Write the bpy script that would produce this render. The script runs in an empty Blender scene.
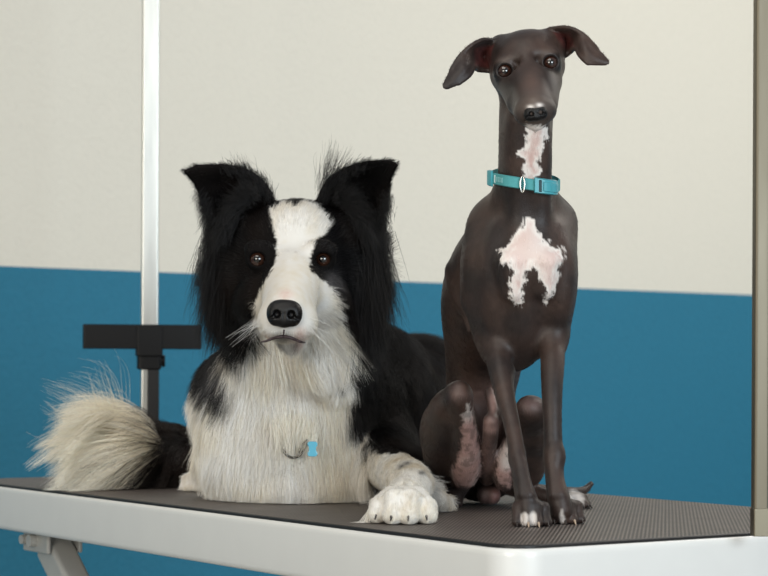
import bpy, math, random
import numpy as np
from mathutils import Vector, Matrix, noise as mnoise
rng = np.random.default_rng(7)
random.seed(7)
scene = bpy.context.scene
COL = scene.collection

# ------------------------------------------------------------------ camera
F = 2000.0                       # focal length in pixels of the 768 wide frame
ZT = 0.80                        # top of the rubber mat above the floor
CAM = np.array([0.0, 0.0, ZT + 0.151])
ROLL = math.radians(0.27)
SH = 83.0                        # lens shift in pixels
RV = np.array([math.cos(ROLL), 0, math.sin(ROLL)])
UV = np.array([-math.sin(ROLL), 0, math.cos(ROLL)])
FV = np.array([0.0, 1.0, 0.0])

def P(px, py, d):
    """world point seen at that place at distance d"""
    return CAM + d * (FV + RV * ((px - 384) / F) + UV * ((288 - py + SH) / F))

def PT(px, py, h=0.0):
    """world point at height h above the mat"""
    v = FV + RV * ((px - 384) / F) + UV * ((288 - py + SH) / F)
    return CAM + v * ((ZT + h - CAM[2]) / v[2])

def px_of(v):
    r = v - CAM
    d = r[:, 1]
    return 384 + F * (r @ RV) / d, 288 + SH - F * (r @ UV) / d, d

# ------------------------------------------------------------------ objects
def link(o, parent=None):
    COL.objects.link(o)
    if parent is not None:
        o.parent = parent
    return o

def tag(o, label=None, cat=None, group=None, kind=None):
    if label: o['label'] = label
    if cat: o['category'] = cat
    if group: o['group'] = group
    if kind: o['kind'] = kind
    return o

def empty(name, loc):
    o = bpy.data.objects.new(name, None)
    o.location = Vector(loc)
    o.empty_display_size = .05
    return link(o)

def mesh_obj(name, verts, faces, mat, parent=None, smooth=True, col=None):
    me = bpy.data.meshes.new(name)
    verts = np.asarray(verts, dtype=np.float64)
    if parent is not None:
        q = parent; off = np.zeros(3)
        while q is not None: off += np.array(q.location); q = q.parent
        verts = verts - off
    if isinstance(faces, np.ndarray):
        n = len(faces); k = faces.shape[1]
        me.vertices.add(len(verts)); me.loops.add(n * k); me.polygons.add(n)
        me.vertices.foreach_set('co', verts.astype(np.float32).ravel())
        me.loops.foreach_set('vertex_index', faces.astype(np.int32).ravel())
        me.polygons.foreach_set('loop_start', np.arange(0, n * k, k, dtype=np.int32))
        me.update(calc_edges=True)
        me.validate()
    else:
        me.from_pydata([tuple(v) for v in verts], [], [tuple(f) for f in faces])
        me.update()
    if smooth:
        me.polygons.foreach_set('use_smooth', np.ones(len(me.polygons), dtype=bool))
    if col is not None:
        a = me.color_attributes.new('Col', 'FLOAT_COLOR', 'POINT')
        c = np.ones((len(me.vertices), 4), dtype=np.float32); c[:, :3] = col
        a.data.foreach_set('color', c.ravel())
    me.materials.append(mat)
    return link(bpy.data.objects.new(name, me), parent)

class MB:
    """collects simple shapes in world space for one mesh"""
    def __init__(s): s.v = []; s.f = []
    def add(s, v, f):
        n = len(s.v); s.v += [tuple(x) for x in v]; s.f += [tuple(i + n for i in q) for q in f]
    def box(s, c, size, ax=None, bev=0.0):
        c = np.array(c, float); h = np.array(size, float) / 2
        A = np.eye(3) if ax is None else np.array(ax, float)   # rows are axes
        if bev <= 0:
            pts = [c + A.T @ (h * np.array(q)) for q in
                   [(-1,-1,-1),(1,-1,-1),(1,1,-1),(-1,1,-1),(-1,-1,1),(1,-1,1),(1,1,1),(-1,1,1)]]
            s.add(pts, [(3,2,1,0),(4,5,6,7),(0,1,5,4),(1,2,6,5),(2,3,7,6),(3,0,4,7)]); return
        # rounded prism along the third axis, chamfered ends
        prof = rrect(h[0]*2, h[1]*2, bev * 1.5, 4)
        small = rrect(h[0]*2 - 2*bev*.6, h[1]*2 - 2*bev*.6, bev, 4)
        rings = [(small, -h[2]), (prof, -h[2] + bev*.6), (prof, h[2] - bev*.6), (small, h[2])]
        n = len(prof); V = []; Fc = []
        for pr, z in rings:
            for (x, y) in pr: V.append(c + A.T @ np.array([x, y, z]))
        for r in range(3):
            for i in range(n):
                j = (i + 1) % n
                Fc.append((r*n+i, r*n+j, (r+1)*n+j, (r+1)*n+i))
        Fc.append(tuple(range(n-1, -1, -1))); Fc.append(tuple(3*n+i for i in range(n)))
        s.add(V, Fc)
    def tube(s, pts, rad, seg=12, caps=True, closed=False):
        pts = [np.array(p, float) for p in pts]; n = len(pts)
        rad = [rad]*n if np.isscalar(rad) else rad
        V = []; Fc = []; up = None
        for i, p in enumerate(pts):
            if closed: t = pts[(i+1) % n] - pts[i-1]
            else: t = pts[min(i+1, n-1)] - pts[max(i-1, 0)]
            t = t / (np.linalg.norm(t) + 1e-12)
            if up is None:
                up = np.array([0,0,1.0]) if abs(t[2]) < .9 else np.array([1.0,0,0])
            a = np.cross(up, t); a /= np.linalg.norm(a) + 1e-12
            b = np.cross(t, a); up = b
            for k in range(seg):
                w = 2*math.pi*k/seg
                V.append(p + rad[i]*(a*math.cos(w) + b*math.sin(w)))
        for i in range(n if closed else n-1):
            i2 = (i+1) % n
            for k in range(seg):
                k2 = (k+1) % seg
                Fc.append((i*seg+k, i*seg+k2, i2*seg+k2, i2*seg+k))
        if caps and not closed:
            Fc.append(tuple(range(seg-1, -1, -1))); Fc.append(tuple((n-1)*seg+k for k in range(seg)))
        s.add(V, Fc)
    def build(s, name, mat, parent=None, smooth=False):
        o = mesh_obj(name, s.v, s.f, mat, parent, smooth)
        return o

def rrect(w, h, r, seg=6):
    r = min(r, w/2*.999, h/2*.999); out = []
    for cx, cy, a0 in ((w/2-r, h/2-r, 0), (-w/2+r, h/2-r, 90), (-w/2+r, -h/2+r, 180), (w/2-r, -h/2+r, 270)):
        for k in range(seg+1):
            a = math.radians(a0 + 90*k/seg); out.append((cx + r*math.cos(a), cy + r*math.sin(a)))
    return out

# ------------------------------------------------------------------ materials
def srgb(r, g, b):
    c = np.array([r, g, b], float) / 255
    return tuple(np.where(c <= .04045, c/12.92, ((c+.055)/1.055)**2.4))

def mat(name, rgb=(.5,.5,.5), rough=.5, metal=0.0, **kw):
    m = bpy.data.materials.new(name); m.use_nodes = True
    b = m.node_tree.nodes['Principled BSDF']
    b.inputs['Base Color'].default_value = (*rgb, 1)
    b.inputs['Roughness'].default_value = rough
    b.inputs['Metallic'].default_value = metal
    for k, v in kw.items():
        b.inputs[k.replace('_', ' ')].default_value = v
    return m

def nodes(m):
    nt = m.node_tree
    return nt, nt.nodes['Principled BSDF']

def add_noise(m, scale, amount, rgb, bump=0.0, bscale=None, dist=.001, stretch=(1,1,1), detail=4):
    """mottles the base colour between rgb*(1-amount) and rgb*(1+amount), with an optional bump"""
    nt, b = nodes(m); N = nt.nodes.new; L = nt.links.new
    tc = N('ShaderNodeTexCoord'); mp = N('ShaderNodeMapping'); mp.inputs['Scale'].default_value = stretch
    L(tc.outputs['Object'], mp.inputs['Vector'])
    n = N('ShaderNodeTexNoise'); n.inputs['Scale'].default_value = scale; n.inputs['Detail'].default_value = detail
    L(mp.outputs[0], n.inputs['Vector'])
    mx = N('ShaderNodeMix'); mx.data_type = 'RGBA'
    mx.inputs[6].default_value = (*[c*(1-amount) for c in rgb], 1)
    mx.inputs[7].default_value = (*[min(1, c*(1+amount)) for c in rgb], 1)
    L(n.outputs['Fac'], mx.inputs[0]); L(mx.outputs[2], b.inputs['Base Color'])
    if bump:
        n2 = N('ShaderNodeTexNoise'); n2.inputs['Scale'].default_value = bscale or scale; n2.inputs['Detail'].default_value = 3
        L(mp.outputs[0], n2.inputs['Vector'])
        bp = N('ShaderNodeBump'); bp.inputs['Strength'].default_value = bump; bp.inputs['Distance'].default_value = dist
        L(n2.outputs['Fac'], bp.inputs['Height']); L(bp.outputs[0], b.inputs['Normal'])
    return m

def attr_mat(name, rough=.5, bump=0, bscale=400, **kw):
    m = mat(name, rough=rough, **kw); nt, b = nodes(m)
    a = nt.nodes.new('ShaderNodeAttribute'); a.attribute_name = 'Col'
    nt.links.new(a.outputs['Color'], b.inputs['Base Color'])
    if bump:
        tc = nt.nodes.new('ShaderNodeTexCoord'); n = nt.nodes.new('ShaderNodeTexNoise')
        n.inputs['Scale'].default_value = bscale; n.inputs['Detail'].default_value = 4
        bp = nt.nodes.new('ShaderNodeBump'); bp.inputs['Strength'].default_value = bump; bp.inputs['Distance'].default_value = .0008
        nt.links.new(tc.outputs['Object'], n.inputs['Vector']); nt.links.new(n.outputs['Fac'], bp.inputs['Height'])
        nt.links.new(bp.outputs[0], b.inputs['Normal'])
    return m

# ------------------------------------------------------------------ sculpting by distance fields
def axis(*segs):
    out = []
    for a, b, st in segs:
        n = max(1, int(round((b - a)/st))); out += list(a + (b-a)*np.arange(n)/n)
    out.append(segs[-1][1]); return np.array(out, dtype=np.float32)

def spline(A, sub=6):
    """Catmull-Rom through the rows of A"""
    A = np.array(A, float); n = len(A)
    if n < 3: sub = max(sub, 2)
    E = np.vstack([2*A[0]-A[1], A, 2*A[-1]-A[-2]]); out = []
    for i in range(1, n):
        p0, p1, p2, p3 = E[i-1], E[i], E[i+1], E[i+2]
        for k in range(sub):
            t = k/sub
            out.append(.5*(2*p1 + (p2-p0)*t + (2*p0-5*p1+4*p2-p3)*t*t + (3*p1-p0-3*p2+p3)*t**3))
    out.append(A[-1]); return np.array(out)

class Field:
    def __init__(s, X, Y, Z):
        s.X, s.Y, s.Z = X, Y, Z
        s.F = np.full((len(X), len(Y), len(Z)), .05, dtype=np.float32)
    def sub(s, lo, hi, m):
        sl = []
        for A, l, h in zip((s.X, s.Y, s.Z), lo, hi):
            sl.append(slice(max(0, np.searchsorted(A, l-m)-1), min(len(A), np.searchsorted(A, h+m)+1)))
        X = s.X[sl[0]][:, None, None]; Y = s.Y[sl[1]][None, :, None]; Z = s.Z[sl[2]][None, None, :]
        return tuple(sl), X, Y, Z
    def merge(s, sl, D, k, op):
        A = s.F[sl]
        if A.size == 0: return
        k = max(k, 1e-6)
        if op == 'add':
            h = np.maximum(k - np.abs(A - D), 0)/k
            s.F[sl] = np.minimum(A, D) - h*h*k*.25
        elif op == 'cut':
            D = -D; h = np.maximum(k - np.abs(A - D), 0)/k
            s.F[sl] = np.maximum(A, D) + h*h*k*.25
    def cone(s, a, b, ra, rb, k=.01, op='add', flat=None):
        """capsule from a to b with two radii; flat=(direction, factor) squashes it along a direction"""
        a = np.array(a, float); b = np.array(b, float); R = max(ra, rb)
        grow = max(1.0, flat[1]) if flat else 1.0
        lo = np.minimum(a, b) - R*grow; hi = np.maximum(a, b) + R*grow
        sl, X, Y, Z = s.sub(lo, hi, k + .006)
        px, py, pz = X - a[0], Y - a[1], Z - a[2]; ba = b - a
        if flat:
            f = np.array(flat[0], float); f /= np.linalg.norm(f); c = 1/flat[1] - 1
            dt = (px*f[0] + py*f[1] + pz*f[2])*c
            px = px + dt*f[0]; py = py + dt*f[1]; pz = pz + dt*f[2]
            ba = ba + f*(ba @ f)*c
        t = np.clip((px*ba[0] + py*ba[1] + pz*ba[2])/(ba @ ba + 1e-12), 0, 1)
        D = np.sqrt((px - t*ba[0])**2 + (py - t*ba[1])**2 + (pz - t*ba[2])**2) - (ra + (rb-ra)*t)
        if flat: D = D*min(1, flat[1]) if flat[1] < 1 else D
        s.merge(sl, D.astype(np.float32), k, op)
    def chain(s, pts, k=.01, sub=6):
        """a smoothly bending limb: points and radii run through a spline, joined once to the rest"""
        A = np.array([[*p[0], p[1]] for p in pts], float)
        A = spline(A, sub)
        R = A[:, 3].max()
        lo = (A[:, :3] - A[:, 3:]).min(0); hi = (A[:, :3] + A[:, 3:]).max(0)
        sl, X, Y, Z = s.sub(lo, hi, k + .006)
        if X.size*Y.size*Z.size == 0: return
        D = np.full((X.size, Y.size, Z.size), 1.0, dtype=np.float32)
        xs, ys, zs = X.ravel(), Y.ravel(), Z.ravel()
        for p, q in zip(A[:-1], A[1:]):
            m = k + .006 + max(p[3], q[3]); l = np.minimum(p[:3], q[:3]) - m; h = np.maximum(p[:3], q[:3]) + m
            w = tuple(slice(max(0, np.searchsorted(a, l[i])-1), np.searchsorted(a, h[i])+1) for i, a in enumerate((xs, ys, zs)))
            x = X[w[0]] - p[0]; y = Y[:, w[1]] - p[1]; z = Z[:, :, w[2]] - p[2]; b = q[:3] - p[:3]
            t = np.clip((x*b[0] + y*b[1] + z*b[2])/(b @ b + 1e-12), 0, 1)
            d = np.sqrt((x-t*b[0])**2 + (y-t*b[1])**2 + (z-t*b[2])**2) - (p[3] + (q[3]-p[3])*t)
            D[w] = np.minimum(D[w], d)
        s.merge(sl, D, k, 'add')
    def sheet(s, rows, th, k=.003, sub=4):
        """a curved leaf of leather through a grid of control points"""
        G = np.array(rows, float)                       # rows, cols, 3
        G = np.stack([spline(G[:, j], sub) for j in range(G.shape[1])], 1)
        G = np.stack([spline(G[i], sub) for i in range(G.shape[0])], 0)
        lo = G.reshape(-1, 3).min(0) - th; hi = G.reshape(-1, 3).max(0) + th
        sl, X, Y, Z = s.sub(lo, hi, k + .004)
        g = Field(X.ravel(), Y.ravel(), Z.ravel())
        for i in range(G.shape[0]-1):
            for j in range(G.shape[1]-1):
                g.tri(G[i, j], G[i+1, j], G[i+1, j+1], th, 1e-5); g.tri(G[i, j], G[i+1, j+1], G[i, j+1], th, 1e-5)
        s.merge(sl, g.F, k, 'add')
    def ell(s, c, r, k=.01, op='add', ax=None):
        """ellipsoid; ax rows are its axes"""
        c = np.array(c, float); r = np.array(r, float); A = np.eye(3) if ax is None else np.array(ax, float)
        ext = np.sqrt(((A*r[:, None])**2).sum(0))
        sl, X, Y, Z = s.sub(c - ext, c + ext, k + .006)
        x, y, z = X - c[0], Y - c[1], Z - c[2]
        q = [(x*A[i,0] + y*A[i,1] + z*A[i,2]) for i in range(3)]
        k0 = np.sqrt(sum((q[i]/r[i])**2 for i in range(3)))
        k1 = np.sqrt(sum((q[i]/r[i]**2)**2 for i in range(3))) + 1e-9
        s.merge(sl, (k0*(k0-1)/k1).astype(np.float32), k, op)
    def tri(s, a, b, c, th, k=.003):
        """a triangle given a thickness"""
        a, b, c = (np.array(v, float) for v in (a, b, c))
        lo = np.minimum(np.minimum(a, b), c) - th; hi = np.maximum(np.maximum(a, b), c) + th
        sl, X, Y, Z = s.sub(lo, hi, k + .004)
        n = np.cross(b-a, c-a); n /= np.linalg.norm(n) + 1e-12
        def seg(p, q):
            d = q-p; x, y, z = X-p[0], Y-p[1], Z-p[2]
            t = np.clip((x*d[0]+y*d[1]+z*d[2])/(d@d+1e-12), 0, 1)
            return (x-t*d[0])**2 + (y-t*d[1])**2 + (z-t*d[2])**2
        E = np.minimum(np.minimum(seg(a, b), seg(b, c)), seg(c, a))
        ins = None
        for p, q in ((a, b), (b, c), (c, a)):
            m = np.cross(n, q-p); w = (X-p[0])*m[0] + (Y-p[1])*m[1] + (Z-p[2])*m[2] >= 0
            ins = w if ins is None else ins & w
        pl = ((X-a[0])*n[0] + (Y-a[1])*n[1] + (Z-a[2])*n[2])**2
        D = np.sqrt(np.where(ins, pl, E)) - th
        s.merge(sl, D.astype(np.float32), k, 'add')
    def floor(s, z):
        s.F = np.maximum(s.F, (z - s.Z)[None, None, :].astype(np.float32))
    def mesh(s, smooth=2):
        Fd = s.F; X, Y, Z = s.X, s.Y, s.Z
        Fd[0] = Fd[-1] = .05; Fd[:, 0] = Fd[:, -1] = .05; Fd[:, :, 0] = Fd[:, :, -1] = .05
        S = (Fd < 0)
        n = np.zeros(tuple(x-1 for x in S.shape), dtype=np.uint8)
        for i in (0, 1):
            for j in (0, 1):
                for k in (0, 1):
                    n += S[i:S.shape[0]-1+i, j:S.shape[1]-1+j, k:S.shape[2]-1+k]
        act = (n > 0) & (n < 8)
        I, J, K = np.nonzero(act)
        idx = np.full(n.shape, -1, dtype=np.int32); idx[I, J, K] = np.arange(len(I))
        acc = np.zeros((len(I), 3)); cnt = np.zeros(len(I))
        ofs = [(i, j, k) for i in (0, 1) for j in (0, 1) for k in (0, 1)]
        for o in ofs:
            for axn in range(3):
                if o[axn]: continue
                o2 = list(o); o2[axn] = 1
                f1 = Fd[I+o[0], J+o[1], K+o[2]]; f2 = Fd[I+o2[0], J+o2[1], K+o2[2]]
                m = (f1 < 0) != (f2 < 0)
                t = np.where(m, f1/(f1 - f2 + 1e-20), 0)
                p1 = np.stack([X[I+o[0]], Y[J+o[1]], Z[K+o[2]]], 1); p2 = np.stack([X[I+o2[0]], Y[J+o2[1]], Z[K+o2[2]]], 1)
                acc += np.where(m[:, None], p1 + (p2-p1)*t[:, None], 0); cnt += m
        V = acc/cnt[:, None]
        faces = []
        for axn in range(3):
            a, b = [(1, 2), (2, 0), (0, 1)][axn]
            sa = [slice(None)]*3; sb = [slice(None)]*3
            sa[axn] = slice(0, -1); sb[axn] = slice(1, None)
            A = S[tuple(sa)]; B = S[tuple(sb)]
            for flip, M in ((False, A & ~B), (True, ~A & B)):
                G = np.stack(np.nonzero(M), 1)
                ok = (G[:, a] > 0) & (G[:, b] > 0) & (G[:, a] < Fd.shape[a]-1) & (G[:, b] < Fd.shape[b]-1)
                G = G[ok]
                q = []
                for da, db in ((0, 0), (-1, 0), (-1, -1), (0, -1)):
                    H = G.copy(); H[:, a] += da; H[:, b] += db
                    q.append(idx[H[:, 0], H[:, 1], H[:, 2]])
                q = np.stack(q, 1)
                # wound so that the normal leaves the solid
                faces.append(q[:, ::-1] if flip else q)
        Fc = np.concatenate(faces)
        Fc = Fc[(Fc >= 0).all(1)]
        E = np.concatenate([Fc[:, [0, 1]], Fc[:, [1, 2]], Fc[:, [2, 3]], Fc[:, [3, 0]]])
        for _ in range(smooth):
            for lam in (.5, -.48):
                ac = np.zeros_like(V); c = np.zeros(len(V))
                for d in range(3):
                    ac[:, d] = np.bincount(E[:, 0], V[E[:, 1], d], len(V)) + np.bincount(E[:, 1], V[E[:, 0], d], len(V))
                c = np.bincount(E[:, 0], minlength=len(V)) + np.bincount(E[:, 1], minlength=len(V))
                V = V + lam*(ac/np.maximum(c, 1)[:, None] - V)
        # drop loose crumbs
        return V, Fc

def vnormals(V, Fc):
    fn = np.cross(V[Fc[:, 2]] - V[Fc[:, 0]], V[Fc[:, 3]] - V[Fc[:, 1]])
    n = np.zeros_like(V)
    for k in range(4):
        for d in range(3):
            n[:, d] += np.bincount(Fc[:, k], fn[:, d], len(V))
    return n/(np.linalg.norm(n, axis=1)[:, None] + 1e-12)

def inpoly(x, y, poly):
    r = np.zeros(len(x), dtype=bool); n = len(poly)
    for i in range(n):
        x1, y1 = poly[i]; x2, y2 = poly[(i+1) % n]
        c = ((y1 > y) != (y2 > y)) & (x < (x2-x1)*(y-y1)/((y2-y1) + 1e-9) + x1)
        r ^= c
    return r

def polydist(x, y, poly):
    """signed distance to a polygon outline, negative inside"""
    d = np.full(len(x), 1e9); n = len(poly)
    for i in range(n):
        x1, y1 = poly[i]; x2, y2 = poly[(i+1) % n]
        dx, dy = x2-x1, y2-y1
        t = np.clip(((x-x1)*dx + (y-y1)*dy)/(dx*dx+dy*dy+1e-9), 0, 1)
        d = np.minimum(d, np.hypot(x-x1-t*dx, y-y1-t*dy))
    return np.where(inpoly(x, y, poly), -d, d)

# smooth value noise on a lattice, vectorised
_lat = rng.random((32, 32, 32)).astype(np.float32)
def vnoise(p, s):
    q = p*s; i = np.floor(q).astype(int); f = q - i; f = f*f*(3-2*f); i &= 31; j = (i+1) & 31
    x0, y0, z0 = i.T; x1, y1, z1 = j.T; fx, fy, fz = f.T
    def l(a, b, t): return a + (b-a)*t
    return l(l(l(_lat[x0,y0,z0], _lat[x1,y0,z0], fx), l(_lat[x0,y1,z0], _lat[x1,y1,z0], fx), fy),
             l(l(_lat[x0,y0,z1], _lat[x1,y0,z1], fx), l(_lat[x0,y1,z1], _lat[x1,y1,z1], fx), fy), fz)*2 - 1

def mixc(a, b, t):
    return a + (np.asarray(b) - a)*np.clip(t, 0, 1)[:, None]

# ------------------------------------------------------------------ fur as real hair curves
def sample_surface(V, Fc, weight, n):
    """random points on quads; weight per vertex scales the density"""
    T = np.concatenate([Fc[:, [0, 1, 2]], Fc[:, [0, 2, 3]]])
    a, b, c = V[T[:, 0]], V[T[:, 1]], V[T[:, 2]]
    ar = np.linalg.norm(np.cross(b-a, c-a), axis=1)*.5*weight[T].mean(1)
    cs = np.cumsum(ar); pick = np.searchsorted(cs, rng.random(n)*cs[-1])
    r1 = np.sqrt(rng.random(n)); r2 = rng.random(n)
    w = np.stack([1-r1, r1*(1-r2), r1*r2], 1)
    return T[pick], w

def hair(name, parent, pts, rad0, rad1, colors, material, label=None):
    """pts (N,S,3) world; one curve per strand"""
    N, S, _ = pts.shape
    hc = bpy.data.hair_curves.new(name)
    hc.add_curves([S]*N)
    o = np.array(parent.location)
    co = (pts - o).astype(np.float32).reshape(-1, 3)
    hc.attributes['position'].data.foreach_set('vector', co.ravel())
    ra = hc.attributes.get('radius') or hc.attributes.new('radius', 'FLOAT', 'POINT')
    t = np.linspace(0, 1, S)[None, :]
    rr = (np.asarray(rad0)*np.ones(N))[:, None]*(1-t**1.5) + (np.asarray(rad1)*np.ones(N))[:, None]*t**1.5
    ra.data.foreach_set('value', rr.astype(np.float32).ravel())
    ca = hc.attributes.new('Col', 'FLOAT_COLOR', 'CURVE')
    c = np.ones((N, 4), dtype=np.float32); c[:, :3] = colors
    ca.data.foreach_set('color', c.ravel())
    hc.materials.append(material)
    ob = link(bpy.data.objects.new(name, hc), parent)
    if label: ob['label'] = label
    return ob

def unit(v):
    return v/(np.linalg.norm(v, axis=-1, keepdims=True) + 1e-12)

def grow(root, nor, comb, length, S=7, lift=.35, lift_end=.05, grav=.0, wob=.1, clump=0.0, nclump=400, curl=.0):
    """strands that leave the skin along the normal and bend over into the comb direction"""
    N = len(root)
    comb = unit(comb - nor*np.sum(comb*nor, 1)[:, None]*.9)
    rnd = unit(rng.normal(size=(N, 3)))
    side = unit(np.cross(nor, comb))
    sgn = rng.normal(size=(N, 1))
    pts = np.zeros((N, S, 3)); pts[:, 0] = root
    p = root.copy()
    for i in range(1, S):
        t = i/(S-1)
        lf = lift + (lift_end - lift)*min(1, t*1.4)
        d = unit(comb*(1-lf) + nor*lf + rnd*wob*(.4 + t) + side*sgn*curl*math.sin(t*3) + np.array([0, 0, -1.0])*grav*t)
        p = p + d*(length/(S-1))[:, None]
        pts[:, i] = p
    if clump > 0:
        g = rng.choice(N, nclump, replace=False)
        G = pts[g, 0]
        near = np.zeros(N, dtype=int)
        for s0 in range(0, N, 4000):
            dd = ((root[s0:s0+4000, None, :] - G[None])**2).sum(2); near[s0:s0+4000] = dd.argmin(1)
        tgt = pts[g][near]
        ofs = pts - tgt
        far = np.linalg.norm(root - G[near], axis=1)
        w = (np.linspace(0, 1, S)**1.3)[None, :, None]*clump*np.exp(-(far/.02)**2)[:, None, None]*rng.uniform(.6, 1.0, (N, 1, 1))
        pts = pts - ofs*w
    return pts
# ================================================================== the room
def wall_mat():
    m = mat('painted_wall', rough=.75); nt, b = nodes(m); N = nt.nodes.new; L = nt.links.new
    geo = N('ShaderNodeNewGeometry'); sx = N('ShaderNodeSeparateXYZ'); L(geo.outputs['Position'], sx.inputs[0])
    cmp_ = N('ShaderNodeMath'); cmp_.operation = 'GREATER_THAN'; L(sx.outputs['Z'], cmp_.inputs[0]); cmp_.inputs[1].default_value = ZPAINT
    no = N('ShaderNodeTexNoise'); no.inputs['Scale'].default_value = 90; no.inputs['Detail'].default_value = 5
    L(geo.outputs['Position'], no.inputs['Vector'])
    def two(c, a):
        x = N('ShaderNodeMix'); x.data_type = 'RGBA'
        x.inputs[6].default_value = (*[v*(1-a) for v in c], 1); x.inputs[7].default_value = (*[min(1, v*(1+a)) for v in c], 1)
        L(no.outputs['Fac'], x.inputs[0]); return x.outputs[2]
    up = two(srgb(222, 220, 210), .035); dn = two(srgb(32, 114, 145), .10)
    mx = N('ShaderNodeMix'); mx.data_type = 'RGBA'
    L(cmp_.outputs[0], mx.inputs[0]); L(dn, mx.inputs[6]); L(up, mx.inputs[7]); L(mx.outputs[2], b.inputs['Base Color'])
    bp = N('ShaderNodeBump'); bp.inputs['Strength'].default_value = .5; bp.inputs['Distance'].default_value = .004
    L(no.outputs['Fac'], bp.inputs['Height']); L(bp.outputs[0], b.inputs['Normal'])
    return m

DW = 3.75
WL = P(0, 266, DW); ZPAINT = float(WL[2])
WDIR = np.array([.80, .60, 0]); WDIR /= np.linalg.norm(WDIR)
# distance along the wall of the right-hand frame edge, so that its painted edge falls as in the photo
WNOR = np.array([WDIR[1], -WDIR[0], 0])          # towards the room
w0 = WL - WDIR*4.6; w1 = WL + WDIR*3.4
WM = wall_mat()
b = MB(); L_ = np.linalg.norm(w1-w0); c = (w0+w1)/2 - WNOR*.05; c[2] = 1.35
b.box(c, (L_, .1, 2.7), ax=[WDIR, WNOR, (0,0,1)])
tag(b.build('wall_back', WM), kind='structure')
# left side wall, square to it, outside the frame
b = MB(); c = w0 + WNOR*1.5 - WDIR*.05; c[2] = 1.35
b.box(c, (.1, 3.0, 2.7), ax=[WDIR, WNOR, (0,0,1)])
tag(b.build('wall_left', WM), kind='structure')
b = MB(); c = w1 + WNOR*2.6 + WDIR*.05; c[2] = 1.35
b.box(c, (.1, 5.2, 2.7), ax=[WDIR, WNOR, (0,0,1)])
tag(b.build('wall_right', WM), kind='structure')
fm = add_noise(mat('floor_vinyl', rough=.35), 14, .18, srgb(150, 148, 142), bump=.05)
cc = (w0+w1)/2 + WNOR*2.6; cc[2] = -.05
b = MB(); b.box(cc, (L_+.4, 5.6, .1), ax=[WDIR, WNOR, (0,0,1)])
tag(b.build('floor', fm), kind='structure')

# ================================================================== grooming table
alu = add_noise(mat('satin_white_aluminium', rough=.38, metal=0.0, Coat_Weight=.3), 30, .03, srgb(226, 226, 223))
galv = mat('bright_zinc', srgb(190, 188, 182), .35, .8)
black_rub = mat('black_edge_rubber', srgb(22, 22, 23), .45)
black_pl = mat('black_plastic', srgb(9, 10, 13), .45, Specular_IOR_Level=.3)

Cn = PT(513, 546)                                    # near corner of the mat
E1 = np.array([-.565, .825, 0]); E1 /= np.linalg.norm(E1)   # long side, away to the left
E2 = np.array([E1[1], -E1[0], 0])                    # short side, away to the right
TL, TW = 1.22, .545
TC = Cn + E1*TL/2 + E2*TW/2
table = empty('grooming_table', (TC[0], TC[1], 0))
tag(table, 'pale aluminium-edged dog grooming table with a dark ribbed rubber top', 'table')

def loft_ring(prof, W, Ln, R, seg=10):
    """sweeps a profile of (offset outward, z) around a rounded rectangle"""
    V = []; Fc = []; n = len(prof); base = None
    for (o, z) in prof:
        rr = rrect(W + 2*o, Ln + 2*o, R + o, seg); base = len(rr)
        for (x, y) in rr: V.append(TC*np.array([1,1,0]) + E2*x + E1*y + np.array([0,0,z]))
    for i in range(n):
        i2 = (i+1) % n
        for k in range(base):
            k2 = (k+1) % base
            Fc.append((i*base+k, i*base+k2, i2*base+k2, i2*base+k))
    return V, Fc
RC = .030
prof = [(.0012, ZT-.012), (.0012, ZT-.0052), (.0022, ZT-.0036), (.0040, ZT-.0030), (.0058, ZT-.0037), (.0070, ZT-.0062), (.0072, ZT-.010),
        (.0072, ZT-.052), (.0066, ZT-.056), (.0045, ZT-.058), (-.008, ZT-.058), (-.008, ZT-.055), (.002, ZT-.054), (.003, ZT-.02)]
v, f = loft_ring(prof, TW, TL, RC)
b = MB(); b.add(v, f); b.build('edge_frame', alu, table, smooth=True)
# board under the mat
b = MB(); rr = rrect(TW, TL, RC, 10); n = len(rr); V = []
for z in (ZT-.022, ZT-.0045):
    V += [TC*np.array([1,1,0]) + E2*x*.998 + E1*y*.998 + np.array([0,0,z]) for x, y in rr]
b.add(V, [tuple(range(n-1,-1,-1)), tuple(n+i for i in range(n))] + [(i, (i+1)%n, n+(i+1)%n, n+i) for i in range(n)])
b.build('board', mat('plywood', srgb(120, 95, 70), .6), table)
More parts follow.
